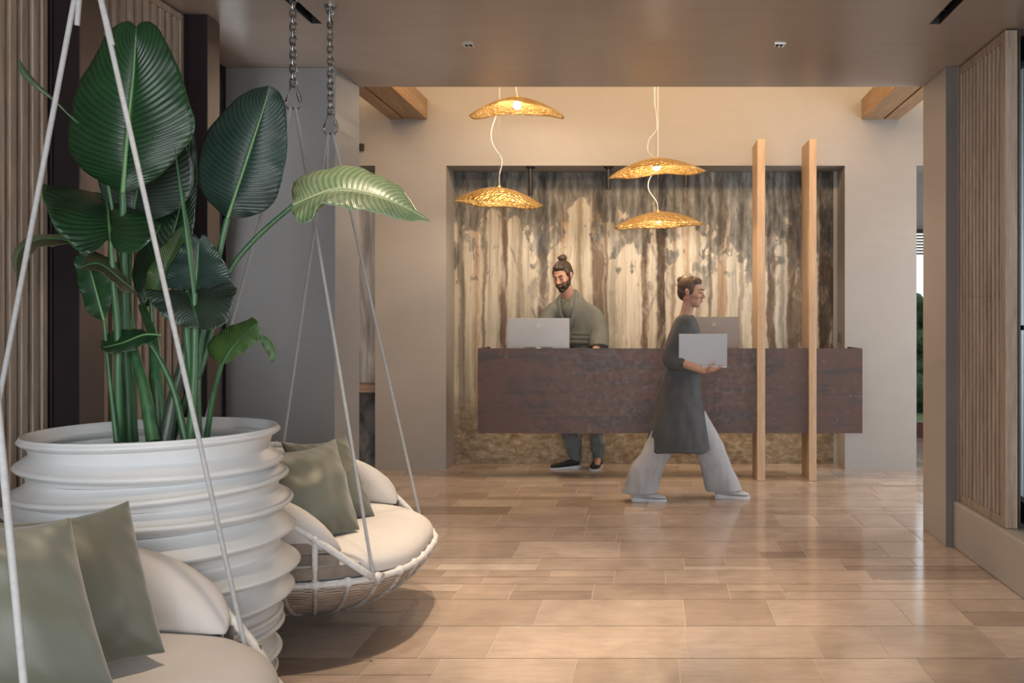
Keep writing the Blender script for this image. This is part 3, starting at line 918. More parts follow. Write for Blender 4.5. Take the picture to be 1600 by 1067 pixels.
        rp = MB(); rp.tube([top + Vector((-0.010, 0, -0.01)), bk], 0.0068, 8); rp.tube([top + Vector((-0.010, 0, -0.01)), top + (bk - top) * 0.12 + Vector((0.011, 0, 0))], 0.0066, 8)
        rp.build('rope', M['cord'], t, smooth=60)
        cb = MB()
        tri = [Vector((-0.022, 0, -0.014)), Vector((0.022, 0, -0.014)), Vector((0.032, 0, -0.004)), Vector((0.030, 0, 0.012)), Vector((0.009, 0, 0.082)), Vector((0.0, 0, 0.086)), Vector((-0.009, 0, 0.082)), Vector((-0.030, 0, 0.012)), Vector((-0.032, 0, -0.004))]
        cb.ring([top + q for q in tri], 0.0050, 8)
        cb.tube([top + Vector((0.0285, 0, 0.016)), top + Vector((0.018, 0, 0.050))], 0.0085, 8)
        cb.build('carabiner', M['chain'], t, smooth=60)
        ch = MB(); z = top.z + 0.092; k = 0
        topz = CH - zr - 0.02
        while z < topz - 0.05:
            link_mesh(ch, (top.x, top.y, z), 0.038, 0.025, 0.0046, k % 2); z += 0.0282; k += 1
        link_mesh(ch, (top.x, top.y, (z + topz) / 2 + 0.002), topz - z + 0.055, 0.032, 0.005, k % 2)
        ch.build('chain', M['chain'], t, smooth=60)
        br = MB(); br.tube([(top.x, top.y, topz + 0.005), (top.x, top.y, CH - zr)], 0.006, 8); br.tube([(top.x, top.y, CH - zr - 0.008), (top.x, top.y, CH - zr)], 0.028, 20)
        link_mesh(br, (top.x, top.y, topz - 0.004), 0.034, 0.030, 0.005, (k + 1) % 2)
        br.build('ceiling_hook', M['chain'], t, smooth=40)
    return t
build_swing('hanging_chair', -1.462, 4.17, 0.30, math.radians(2.5), 'white round hanging chair with two olive pillows, beyond the planter, facing right')
build_swing('hanging_chair', -1.385, 2.12, 0.338, math.radians(2.5), 'nearest white hanging chair in the lower left corner, in front of the planter', fx=0.318, bx=-0.40)

# ================================================================== olive scatter pillows
def pillow(name, TL, TR, BR, th, seed, label, group='olive scatter pillows'):
    BL = TL + (BR - TR)
    c = (TL + TR + BR + BL) / 4
    nrm = (TR - TL).cross(BL - TL).normalized()
    if nrm.y > 0: nrm = -nrm
    N = 30
    rnd = random.Random(seed)
    wr = [(rnd.uniform(0, 2*PI), rnd.uniform(5, 11), rnd.uniform(0, 6)) for _ in range(5)]
    vs = []; fs = []
    def pt(i, j, side):
        u, v = i / N * 2 - 1, j / N * 2 - 1
        pin = 0.060                      # edges drawn in between the corners
        uu = u * (1 - pin * (1 - v * v)) ; vv = v * (1 - pin * (1 - u * u))
        prof = max(0, (1 - u**2)) ** 0.55 * max(0, (1 - v**2)) ** 0.55
        w = 0
        for an, fr, ph in wr:
            d = u * math.cos(an) + v * math.sin(an)
            w += math.sin(d * fr + ph) * 0.0022
        edge = min(1 - abs(u), 1 - abs(v))
        puck = 0.006 * math.sin((u - v) * 17 + seed) * math.exp(-edge * 7) * (1 if edge > 0.001 else 0)
        h = (th * prof + (w + puck) * min(1, edge * 6)) * side
        p = TL.lerp(TR, (uu + 1) / 2).lerp(BL.lerp(BR, (uu + 1) / 2), (vv + 1) / 2)
        sag = -0.014 * (1 - u * u) * max(0, -v)
        return p + nrm * h + Vector((0, 0, sag))
    idx = {}
    for side in (1, -1):
        for i in range(N + 1):
            for j in range(N + 1):
                e = i in (0, N) or j in (0, N)
                if side == -1 and e: idx[(i, j, -1)] = idx[(i, j, 1)]; continue
                idx[(i, j, side)] = len(vs); vs.append(pt(i, j, side))
    for side in (1, -1):
        for i in range(N):
            for j in range(N):
                q = (idx[(i, j, side)], idx[(i+1, j, side)], idx[(i+1, j+1, side)], idx[(i, j+1, side)])
                fs.append(q if side == 1 else q[::-1])
    o = MB().add(vs, fs).build(name, M['olive'], smooth=180, loc=((BL + BR) / 2), sub=1)
    return tag(o, label, 'pillow', group)
pillow('scatter_pillow', P(414, 704, 3.80), P(524, 683, 4.12), P(564, 829, 4.00), 0.075, 3, 'olive green square pillow in front, on the hanging chair beyond the planter')
pillow('scatter_pillow', P(437, 689, 4.12), P(541, 679, 4.40), P(588, 808, 4.30), 0.065, 8, 'olive green square pillow behind another one on the hanging chair beyond the planter')
pillow('scatter_pillow', P(-30, 812, 2.20), P(203, 778, 2.46), P(262, 1022, 2.34), 0.08, 5, 'olive green pillow at the back of the nearest hanging chair, its corner against the planter')
pillow('scatter_pillow', P(-150, 806, 1.90), P(112, 804, 2.06), P(188, 1090, 1.96), 0.085, 6, 'large olive green pillow in the lower left corner, foremost on the nearest hanging chair')
# ================================================================== bird of paradise plant
def leaf_material(name, dark, light, rib, rough=0.32, bumps=0.42):
    m = NT(name)
    uv = m.node('ShaderNodeUVMap', uv_map='leaf'); sp = m.node('ShaderNodeSeparateXYZ'); m.link(uv.outputs['UV'], sp.inputs[0])
    s, u = sp.outputs[0], sp.outputs[1]
    au = m.math('ABSOLUTE', u)
    # side veins: run outward and a little towards the tip
    ph = m.math('SUBTRACT', m.math('MULTIPLY', s, 1.0), m.math('MULTIPLY', m.math('POWER', au, 1.3), 0.16))
    wob = m.math('MULTIPLY', m.noise(uv.outputs['UV'], 6, 2, 0.5), 0.012)
    w = m.math('SINE', m.math('MULTIPLY', m.math('ADD', ph, wob), 2*PI*30))
    n = m.noise(m.coords((1, 1, 1)), 7, 4, 0.6)
    f = m.math('ADD', m.math('MULTIPLY', w, 0.13), n)
    col = m.ramp(f, [(0.28, dark), (0.72, light)])
    ribm = m.ramp(au, [(0.0, (1, 1, 1)), (0.028, (1, 1, 1)), (0.045, (0, 0, 0)), (1, (0, 0, 0))])
    edge = m.ramp(au, [(0.0, (0, 0, 0)), (0.975, (0, 0, 0)), (1.0, (0.6, 0.6, 0.6))])
    col = m.mix(edge, col, rib)
    m.link(m.mix(ribm, col, rib), m.b.inputs['Base Color'])
    m.set(rough=rough, spec=0.5)
    m.b.inputs['Coat Weight'].default_value = 0.12; m.b.inputs['Coat Roughness'].default_value = 0.25
    m.bump(m.math('MULTIPLY', m.math('ADD', w, m.math('MULTIPLY', m.math('SINE', m.math('MULTIPLY', ph, 2*PI*90)), 0.35)), m.ramp(m.noise(m.coords((1, 1, 1)), 5, 3, 0.5), [(0.35, (0.25,)*3), (0.65, (1, 1, 1))])), bumps, 0.004)
    return m.m
LG = leaf_material('leaf_deep_green', (0.005, 0.024, 0.010), (0.014, 0.062, 0.020), (0.06, 0.15, 0.05), rough=0.29)
LB = leaf_material('leaf_blue_green', (0.009, 0.024, 0.021), (0.026, 0.056, 0.042), (0.08, 0.17, 0.09), rough=0.33)
LM = leaf_material('leaf_mid_green', (0.03, 0.075, 0.015), (0.07, 0.13, 0.03), (0.12, 0.19, 0.06), rough=0.4)
LD = leaf_material('leaf_dark_underside', (0.012, 0.022, 0.018), (0.03, 0.05, 0.032), (0.07, 0.12, 0.06), rough=0.4)  # dark undersides, the leaves' own tone
LO = leaf_material('leaf_old_brownish', (0.03, 0.035, 0.016), (0.07, 0.07, 0.03), (0.10, 0.10, 0.05), rough=0.5)
LY = leaf_material('leaf_yellow_green', (0.09, 0.17, 0.07), (0.27, 0.35, 0.22), (0.38, 0.46, 0.32), rough=0.36, bumps=0.25)  # palest leaf tone, yellow-green
STALK = noisy('stalk_green', (0.02, 0.075, 0.03), (0.05, 0.14, 0.05), scale=(20, 20, 1), nscale=3, rough=0.4, bump=0.1)
STALKP = noisy('stalk_purplish', (0.035, 0.04, 0.035), (0.05, 0.09, 0.05), scale=(20, 20, 2), nscale=3, rough=0.4, bump=0.1)
plant = empty('bird_of_paradise_plant', (XP, YP, 0.80), 'tall leafy plant with big dark paddle leaves growing in the white planter', 'plant')

def resample(pts, n):
    sp = spline([P(*p) for p in pts], 10)
    L = [0]
    for a, b in zip(sp, sp[1:]): L.append(L[-1] + (b - a).length)
    out = []; j = 0
    for i in range(n):
        s = L[-1] * i / (n - 1)
        while j < len(sp) - 2 and L[j+1] < s: j += 1
        f = (s - L[j]) / max(1e-9, L[j+1] - L[j]); out.append(sp[j].lerp(sp[j+1], max(0, min(1, f))))
    return out
def leaf(mid, left, right, mat, Y=3.05, camber=0.02, ripple=0.004, seed=0, rib_r=0.0045, ly=0.0, ry=0.0):
    fix = lambda pts, d: [(p[0], p[1], (p[2] if len(p) > 2 else Y + d)) for p in pts]
    n = 90; h = 13
    mid = fix(mid, 0)
    e = lambda pts, d: [mid[0]] + fix(pts, d) + [mid[-1]]
    mp, lp, rp = resample(mid, n), resample(e(left, ly), n), resample(e(right, ry), n)
    vs = []; fs = []; uvs = []
    for i in range(n):
        s = i / (n - 1)
        t = (mp[min(i+1, n-1)] - mp[max(i-1, 0)]).normalized()
        cr = (rp[i] - lp[i])
        nr = t.cross(cr)
        nr = nr.normalized() if nr.length > 1e-6 else Vector((0, -1, 0))
        if nr.y > 0: nr = -nr
        for j in range(-h, h + 1):
            a = abs(j) / h
            p = mp[i].lerp(rp[i] if j > 0 else lp[i], a)
            w = ((rp[i] if j > 0 else lp[i]) - mp[i]).length
            wav = math.sin(s * 23 + seed + (1.7 if j > 0 else 0)) * ripple * a * a * min(1, w / 0.03) + math.sin(s * 61 + seed * 2) * ripple * 0.35 * a ** 3 * min(1, w / 0.03)
            p = p + nr * (camber * 4 * a * (1 - a) * w * 1.6 * (1 if camber else 0) + wav - 0.04 * w * (1 - a) ** 6)
            vs.append(p); uvs.append((s, j / h))
    W = 2*h + 1
    for i in range(n - 1):
        for j in range(W - 1):
            fs.append((i*W+j, i*W+j+1, (i+1)*W+j+1, (i+1)*W+j))
    o = MB().add(vs, fs).build('leaf', mat, smooth=180)
    me = o.data
    ul = me.uv_layers.new(name='leaf')
    for lp_ in me.loops: ul.data[lp_.index].uv = uvs[lp_.vertex_index]
    sm = o.modifiers.new('solid', 'SOLIDIFY'); sm.thickness = 0.0014; sm.offset = 0
    o.parent = plant; o.matrix_parent_inverse = Matrix.Translation(-plant.location)
    m = MB().tube([q for q in mp[: int(n*0.96)]], [rib_r * (1 - 0.75 * i / n) for i in range(int(n*0.96))], 8)
    r = m.build('midrib', mat_rib.get(mat.name, STALK), smooth=180); r.parent = o
    return o
mat_rib = {}
RIBL = noisy('midrib_pale_green', (0.09, 0.20, 0.07), (0.13, 0.26, 0.10), nscale=8, rough=0.4, bump=0)
RIBY = noisy('midrib_yellow_green', (0.40, 0.48, 0.24), (0.50, 0.56, 0.32), nscale=8, rough=0.4, bump=0)
for k in (LG, LB): mat_rib[k.name] = RIBL
mat_rib[LY.name] = RIBY
def stalk(pts, r, mat=STALK, flat=None):
    sp = spline([P(*p) for p in pts], 10)
    n = len(sp); r0, r1 = r
    rs = [(r0 + (r1 - r0) * (i / (n-1)) ** 0.7) * 3.1 / F for i in range(n)]
    o = MB().tube(sp, rs, 12, flat=flat).build('stalk', mat, smooth=60)
    o.parent = plant; o.matrix_parent_inverse = Matrix.Translation(-plant.location)
    return o
# big upright leaf
leaf([(192, 302), (196, 250), (202, 180), (209, 110), (213, 42)],
     [(170, 290), (135, 270), (113, 242), (106, 207), (113, 165), (128, 122), (146, 90), (163, 60), (182, 40), (202, 33)],
     [(228, 288), (260, 266), (285, 235), (302, 208), (304, 185), (293, 150), (281, 112), (268, 80), (250, 48), (234, 34), (220, 35)], LG, Y=3.02, camber=0.05, ly=0.03, ry=0.03, seed=1, rib_r=0.008)
# upright leaf at the right
leaf([(355, 342), (374, 285), (397, 215), (417, 152), (421, 134)],
     [(335, 324), (316, 300), (309, 262), (312, 235), (325, 205), (345, 178), (370, 155), (396, 139)],
     [(380, 340), (405, 334), (426, 318), (440, 285), (447, 245), (449, 200), (445, 165), (436, 144)], LB, Y=3.18, camber=0.05, ly=0.04, ry=0.04, seed=2, rib_r=0.006)
# arching leaf lit from above
leaf([(457, 321), (480, 311), (508, 299), (532, 294), (562, 298), (600, 308), (640, 327), (673, 346)],
     [(456, 302, 3.42), (462, 286, 3.5), (480, 270, 3.52), (510, 262, 3.52), (540, 261, 3.52), (570, 265, 3.5), (600, 276, 3.48), (630, 300, 3.44), (655, 330, 3.38)],
     [(458, 336, 3.2), (470, 347, 3.16), (486, 346, 3.14), (493, 330, 3.14), (505, 318, 3.14), (530, 320, 3.14), (555, 327, 3.16), (580, 333, 3.18), (612, 337, 3.24), (645, 346, 3.3)], LY, Y=3.34, camber=0.03, ripple=0.006, seed=3)
# dark leaf behind the big one
leaf([(206, 352), (212, 310), (222, 260), (230, 185)], [(176, 342), (160, 312), (155, 270), (172, 215)], [(250, 340), (286, 320), (301, 290), (298, 240), (270, 200)], LD, Y=3.2, seed=4)
# long leaf at the right behind
leaf([(222, 482), (250, 420), (270, 365), (286, 300), (301, 196)], [(207, 430), (214, 395), (235, 345), (262, 280)], [(250, 466), (288, 405), (303, 350), (307, 300), (307, 235)], LG, Y=3.32, seed=5)
leaf([(236, 472), (255, 425), (274, 385), (290, 350)], [(226, 445), (240, 405), (268, 368)], [(262, 445), (282, 412), (290, 378)], LM, Y=3.24, seed=6)
# broad drooping leaf at the left, seen from its base end
leaf([(173, 374, 2.98), (170, 345, 3.04), (167, 317, 3.2), (150, 300, 3.42)],
     [(140, 397, 2.92), (100, 370, 2.92), (82, 350, 2.93), (72, 320, 2.98), (66, 292, 3.1), (100, 295, 3.3)],
     [(182, 390, 2.93), (212, 392, 2.9), (236, 380, 2.9), (251, 350, 2.96), (226, 340, 3.1), (192, 318, 3.25), (168, 304, 3.35)], LG, camber=0.03, ripple=0.008, seed=7)
# lower left leaf and its folded half
leaf([(163, 502), (152, 462), (142, 425), (134, 394)], [(140, 490), (127, 460), (118, 422), (118, 402)], [(178, 465), (184, 440), (177, 418), (160, 402)], LG, Y=3.04, seed=8)
leaf([(124, 419, 2.98), (155, 412, 2.97), (188, 436, 2.98), (216, 459, 3.0)], [(145, 394, 3.02), (178, 408, 3.02), (200, 442, 3.01)], [(145, 422, 2.93), (168, 432, 2.93), (188, 453, 2.95)], LO, seed=9)
# centre lower pair
leaf([(305, 452), (308, 412), (311, 374)], [(262, 449), (261, 425), (274, 400), (290, 376), (303, 366)], [(350, 450), (363, 440), (351, 410), (336, 386), (319, 367)], LB, Y=3.12, seed=10)
leaf([(293, 452, 3.06), (303, 482, 2.96), (311, 513, 2.94)], [(255, 456, 3.04), (224, 450, 3.0), (236, 472, 2.94), (256, 496, 2.92), (285, 511, 2.92)], [(330, 449, 3.04), (367, 445, 3.0), (366, 470, 2.94), (353, 502, 2.92), (334, 515, 2.92)], LD, seed=11, ripple=0.007)
# two small low leaves
leaf([(252, 524), (225, 523), (190, 536), (157, 544)], [(225, 517), (204, 514), (180, 518), (164, 526)], [(232, 536), (210, 546), (188, 552), (168, 551)], LG, Y=3.0, ly=0.05, ry=-0.03, seed=12)
leaf([(347, 570), (362, 545), (381, 524), (403, 503)], [(329, 557), (326, 541), (335, 525), (360, 510), (384, 500), (396, 497)], [(366, 561), (386, 546), (401, 535), (406, 519)], LM, Y=3.06, ly=0.04, seed=13)
leaf([(402, 522), (416, 531), (426, 545), (432, 561)], [(418, 527), (430, 543)], [(408, 537), (418, 552), (424, 566)], LM, Y=3.07, seed=14)
# withered leaf at the far left
leaf([(132, 386), (95, 374), (60, 374), (33, 388), (25, 408), (28, 440)], [(95, 368), (54, 367), (28, 382), (19, 405)], [(96, 382), (62, 388), (44, 402), (36, 422)], LO, Y=3.02, ry=-0.05, seed=15, rib_r=0.003)
# rolled young leaves
def rolled(pts, rs, mat):
    sp = spline([P(*p) for p in pts], 8); n = len(sp)
    tab = [(i / (len(rs) - 1), r) for i, r in enumerate(rs)]
    o = MB().tube(sp, [max(0.0006, lerp_table(tab, i / (n-1)) * 3.05 / F) for i in range(n)], 12, flat=(1, 0.6)).build('rolled_leaf', mat, smooth=60)
    o.parent = plant; o.matrix_parent_inverse = Matrix.Translation(-plant.location)
rolled([(304, 460, 2.98), (296, 390, 2.98), (285, 310, 2.98), (272, 226, 2.98)], [6, 6.5, 4.5, 0.6], STALK)
rolled([(29, 93, 2.98), (40, 116, 2.98), (62, 138, 2.98), (86, 158, 3.0), (110, 182, 3.02)], [2, 8, 6, 3, 2], LD)
# leaf stalks
stalk([(186, 690, 3.05), (185, 600, 3.03), (184, 520, 3.02), (178, 450, 3.0), (173, 372, 2.99)], (8, 3.5))
stalk([(203, 690, 3.12), (197, 560, 3.1), (194, 430, 3.07), (192, 298, 3.03)], (8, 5))
stalk([(182, 690, 3.0), (172, 600, 3.02), (163, 500, 3.04)], (4, 2.5))
stalk([(240, 690, 3.02), (224, 600, 3.06), (206, 530, 3.1), (200, 440, 3.15), (206, 350, 3.2)], (11, 4))
stalk([(248, 690, 3.12), (244, 600, 3.14), (240, 530, 3.2), (222, 478, 3.3)], (14, 6))
stalk([(258, 690, 3.06), (272, 620, 3.08), (288, 560, 3.1), (298, 500, 3.11), (305, 450, 3.12)], (12, 4), STALKP)
stalk([(290, 690, 3.0), (272, 612, 3.0), (247, 557, 3.0), (228, 528, 3.0)], (6, 3))
stalk([(303, 690, 3.08), (300, 600, 3.06), (292, 520, 3.04), (293, 455, 3.05)], (10, 4))
stalk([(298, 690, 3.0), (304, 560, 2.99), (304, 458, 2.98)], (7, 5))
stalk([(268, 690, 3.15), (288, 628, 3.15), (312, 582, 3.16), (335, 500, 3.2), (356, 428, 3.26), (400, 372, 3.3), (458, 321, 3.34)], (6, 4), LO if False else STALK)
stalk([(308, 690, 3.16), (308, 580, 3.16), (322, 490, 3.17), (338, 415, 3.18), (355, 342, 3.18)], (8, 4.5))
stalk([(322, 690, 3.1), (333, 620, 3.08), (347, 568, 3.06)], (5, 3))
stalk([(196, 690, 3.2), (188, 560, 3.16), (170, 430, 3.1), (150, 398, 3.05), (130, 386, 3.02)], (5, 2.5))
stalk([(212, 690, 3.22), (196, 480, 3.18), (160, 250, 3.1), (110, 181, 3.02)], (5, 2))
stalk([(236, 690, 3.2), (246, 600, 3.22), (240, 530, 3.24), (236, 470, 3.24)], (6, 3))
stalk([(318, 690, 3.18), (345, 610, 3.14), (392, 560, 3.1), (402, 522, 3.07)], (3, 1.6)) if False else None
# ================================================================== reception desk
def corten():
    m = NT('rusted_steel_laminate')
    v = m.coords((1, 1, 1)); v2 = m.coords((0.5, 1, 4.5)); 
    a = m.noise(v, 2.2, 7, 0.68, 0.6); b = m.noise(v2, 2.6, 6, 0.7, 0.4); c = m.noise(v, 26, 5, 0.7, 0.3)
    f = m.math('ADD', m.math('MULTIPLY', a, 0.45), m.math('MULTIPLY', b, 0.55))
    col = m.ramp(f, [(0.34, (0.030, 0.026, 0.029)), (0.45, (0.050, 0.034, 0.033)), (0.53, (0.085, 0.042, 0.033)), (0.62, (0.052, 0.038, 0.040)), (0.72, (0.105, 0.055, 0.042))])
    sp = m.math('MULTIPLY', m.ramp(c, [(0.58, (0, 0, 0)), (0.70, (1, 1, 1))]), m.ramp(a, [(0.50, (0, 0, 0)), (0.62, (0.7,) * 3)]))
    m.link(m.mix(sp, col, (0.17, 0.16, 0.17)), m.b.inputs['Base Color'])
    m.link(m.ramp(c, [(0.3, (0.38,) * 3), (0.7, (0.6,) * 3)]), m.b.inputs['Roughness'])
    m.bump(c, 0.08, 0.003)
    return m.m
M['corten'] = corten()
DX0, DX1, DY0, DY1 = -1.394, 1.726, 7.785, 8.26
DZ0, DZ1 = 0.382, 1.070
t = empty('reception_desk', (0.166, 8.0, DZ0), 'long floating reception desk clad in dark rusted metal', 'desk')
def dpart(mb, name, mat, **kw):
    o = mb.build(name, mat, **kw); o.parent = t; o.matrix_parent_inverse = Matrix.Translation(-t.location); return o
# the front is notched round the two posts, which stand proud of it
fp = MB()
xs = [DX0, 0.866, 0.934, 1.284, 1.348, DX1]
dpart(MB().box((DX0, DY0, DZ0), (0.866, DY0+0.025, DZ1)).box((0.934, DY0, DZ0), (1.284, DY0+0.025, DZ1)).box((1.348, DY0, DZ0), (DX1, DY0+0.025, DZ1)), 'front_panel', M['corten'])
dpart(MB().box((DX0, DY0+0.0255, DZ0), (DX0+0.025, DY1, DZ1)), 'side_panel', M['corten'])
dpart(MB().box((DX1-0.025, DY0+0.0255, DZ0), (DX1, DY1, DZ1)), 'side_panel', M['corten'])
dpart(MB().box((DX0+0.026, DY0+0.0255, DZ0), (0.866, DY1, DZ0+0.03)).box((0.934, DY0+0.0255, DZ0), (1.284, DY1, DZ0+0.03)).box((1.348, DY0+0.0255, DZ0), (DX1-0.026, DY1, DZ0+0.03)), 'bottom_panel', M['corten'])
dpart(MB().box((DX0+0.026, DY0+0.0255, 0.80), (0.866, DY1+0.02, 0.83)).box((0.934, DY0+0.0255, 0.80), (1.284, DY1+0.02, 0.83)).box((1.348, DY0+0.0255, 0.80), (DX1-0.026, DY1+0.02, 0.83)), 'worktop', wood('worktop_dark', (0.05, 0.035, 0.03), (0.09, 0.06, 0.045), 'X'))
# ================================================================== brass shell pendants
def brass():
    m = NT('hammered_brass')
    v = m.coords((1, 1, 1))
    vo = m.node('ShaderNodeTexVoronoi'); vo.inputs['Scale'].default_value = 42; m.link(v, vo.inputs['Vector'])
    n = m.noise(m.coords((1, 1, 1)), 9, 5, 0.7, 0.4)
    m.link(m.ramp(n, [(0.3, (0.50, 0.30, 0.10)), (0.55, (0.72, 0.48, 0.19)), (0.75, (0.85, 0.63, 0.32))]), m.b.inputs['Base Color'])
    m.set(rough=0.36, metal=0.85)
    m.bump(m.math('ADD', vo.outputs['Distance'], m.math('MULTIPLY', n, 0.6)), 1.0, 0.010)
    return m.m
M['brass'] = brass()
M['cable'] = noisy('cable_white', (0.62, 0.58, 0.52), (0.70, 0.66, 0.60), nscale=20, rough=0.6, bump=0)
em = NT('lamp_bulb_lit'); em.b.inputs['Emission Color'].default_value = (1.0, 0.78, 0.5, 1); em.b.inputs['Emission Strength'].default_value = 40.0
M['bulb'] = em.m
def pendant(px, py_top, Y, half_w, half_d, a, b, tilt, label, cable, top_dx=0.0, nod=0.0):
    """px, py_top: where the crown of the shell is seen; a/b: how far the sides and the near/far edges drop"""
    c = P(px, py_top, Y)
    t = empty('shell_pendant_lamp', c, label, 'pendant lamp', 'brass shell pendant lamps')
    R = Matrix.Rotation(tilt, 3, 'Y') @ Matrix.Rotation(nod, 3, 'X')
    def sh(u, v):
        th = u * 2*PI; r = v
        k = 1 + 0.012 * math.sin(th * 9 + px) + 0.008 * math.sin(th * 17 + 1.3 * px)
        x = half_w * r * math.cos(th) * k; y = half_d * r * math.sin(th) * k
        z = -a * abs(r * math.cos(th)) ** 1.8 - b * (r * math.sin(th)) ** 2 + 0.006 * r * r * math.sin(th * 5 + px)
        return R @ Vector((x, y, z))
    m = MB().grid(lambda u, v: sh(u, 0.03 + 0.97 * v), 96, 26, wrap_u=True)
    o = m.build('shade', M['brass'], t, smooth=180, solid=0.004)
    bz = -0.055
    MB().ball(R @ Vector((0, 0, bz)), (0.030, 0.030, 0.032), 16, 10).build('bulb', M['bulb'], t, smooth=180)
    MB().tube([R @ Vector((0, 0, 0.015)), R @ Vector((0, 0, bz + 0.028))], 0.016, 14).build('lamp_holder', M['brass'], t, smooth=40)
    top = 3.85 - c.z
    MB().tube([(0, 0, 0.012), (0, 0, top - 0.001)], 0.0012, 6).build('steel_wire', M['chain'], t)
    pts = [Vector((dx, 0.01, z)) for dx, z in cable] + [Vector((top_dx, 0.0, top - 0.001))]
    MB().tube(spline(pts, 8), 0.0042, 8).build('cable', M['cable'], t, smooth=60)
    l = light('pendant_light', 'POINT', c + R @ Vector((0, 0, bz - 0.05)), 10.5, WARM2, radius=0.03)
    l.parent = t; l.location = R @ Vector((0, 0, bz - 0.05))
    return t
pendant(808, 153, 7.25, 0.355, 0.215, 0.148, 0.075, 0.0, 'brass shell pendant lamp hanging highest, upper one at the left', [(0.0, 0.015), (-0.012, 0.10), (-0.02, 0.3), (-0.03, 0.5)])
pendant(780, 293, 7.6, 0.352, 0.23, 0.128, 0.13, 0.062, 'brass shell pendant lamp hanging lowest at the left, in front of the mural corner', [(0.0, 0.015), (0.0, 0.10), (0.02, 0.22), (-0.05, 0.34), (-0.065, 0.44), (-0.03, 0.56), (0.004, 0.64), (0.0, 0.8)])
pendant(1025, 248, 7.0, 0.357, 0.22, 0.118, 0.085, -0.065, 'brass shell pendant lamp, upper one of the two near the centre', [(-0.02, 0.012), (-0.06, 0.06), (-0.05, 0.14), (0.005, 0.22), (0.0, 0.35), (-0.01, 0.5)])
pendant(1028, 331, 7.55, 0.347, 0.22, 0.112, 0.105, -0.05, 'brass shell pendant lamp, lower one of the two near the centre', [(0.0, 0.015), (-0.01, 0.08), (-0.07, 0.17), (-0.07, 0.25), (-0.01, 0.36), (0.0, 0.5)])

# ================================================================== monitors on the desk
al = noisy('monitor_silver', (0.27, 0.27, 0.28), (0.31, 0.31, 0.32), nscale=2, rough=0.42, metal=0.25, bump=0)
dk = M['black']
al2 = noisy('monitor_silver_reflecting', (0.15, 0.125, 0.11), (0.19, 0.155, 0.14), nscale=2, rough=0.42, metal=0.25, bump=0)  # same silver case, its warm reflection put into a browner colour
def monitor(x0, x1, ytop, Y, label, rz, al=al):
    cx = ((x0 + x1) / 2 - VX) / F * Y; w = (x1 - x0) / F * Y; zt = H - (ytop - VY) / F * Y
    h = 0.34; zw = 0.83
    t = empty('computer_monitor', (cx, Y, zw), label, 'computer monitor', 'computer monitors on the desk', rz=rz)
    zb = zt - h - zw; z1 = zt - zw
    def back(u, v):
        x = (u - 0.5) * w; z = zb + (z1 - zb) * v
        e = 1 - (abs(u - 0.5) * 2) ** 4; f = 1 - (abs(v - 0.5) * 2) ** 4
        return Vector((x, -0.012 - 0.018 * (e * f) ** 0.5, z))
    MB().box((-w/2, -0.024, zb), (w/2, 0.012, z1)).build('case', al, t, bevel=0.002)
    MB().box((-w/2+0.006, 0.0122, zb+0.006), (w/2-0.006, 0.0138, z1-0.006)).build('screen', dk, t)
    MB().box((-w*0.23, -0.034, z1 - 0.335), (w*0.23, -0.0285, z1 - 0.245)).box((-w*0.23, -0.034, z1 - 0.245), (w*0.23, -0.0285, z1-0.238)).build('port_recess', noisy('recess_grey', (0.12, 0.12, 0.12), (0.16, 0.16, 0.16), nscale=5, bump=0), t)
    MB().box((-0.022, -0.045, 0.012), (0.022, -0.035, z1 - 0.243)).box((-0.022, -0.035, z1-0.30), (0.022, -0.02, z1 - 0.26)).build('stand_neck', noisy('stand_white', (0.6, 0.58, 0.52), (0.66, 0.64, 0.6), nscale=3, bump=0), t, bevel=0.002)
    MB().box((-0.11, -0.11, 0.0), (0.11, 0.07, 0.012)).build('stand_base', al, t, bevel=0.003)
    for sx in (-0.065, 0.065):
        MB().box((sx - 0.008, -0.040, z1 - 0.27), (sx + 0.008, -0.0345, z1 - 0.246)).build('cable_plug', dk, t)
    lg = MB(); lg.ring([Vector((0.016 * math.cos(k*PI/10), -0.031, z1 - 0.062 + 0.016 * math.sin(k*PI/10))) for k in range(20)], 0.0013, 6)
    lo = lg.build('round_logo', noisy('logo_pale', (0.62, 0.62, 0.66), (0.66, 0.66, 0.70), nscale=3, rough=0.3, bump=0), t)
    # the two slanted letters in the ring
    L = MB()
    def bar(x0_, z0_, x1_, z1_): L.tube([(x0_, -0.0312, z1 - 0.062 + z0_), (x1_, -0.0312, z1 - 0.062 + z1_)], 0.0010, 5)
    bar(-0.008, -0.008, -0.003, 0.012); bar(-0.0055, 0.003, -0.0025, 0.005); bar(-0.0025, 0.005, -0.0045, -0.008)
    bar(0.0005, -0.012, 0.005, 0.006); bar(0.005, 0.006, 0.0085, 0.005); bar(0.0085, 0.005, 0.007, -0.006); bar(0.007, -0.006, 0.002, -0.006)
    L.build('logo_letters', lo.data.materials[0], lo)
    return t
monitor(794, 890, 497, 8.00, 'silver computer monitor seen from behind, left one, in front of the standing man', 0.0)
monitor(1077, 1154, 495, 8.02, 'computer monitor seen from behind, right one, partly behind the walking woman', 0.0, al2)
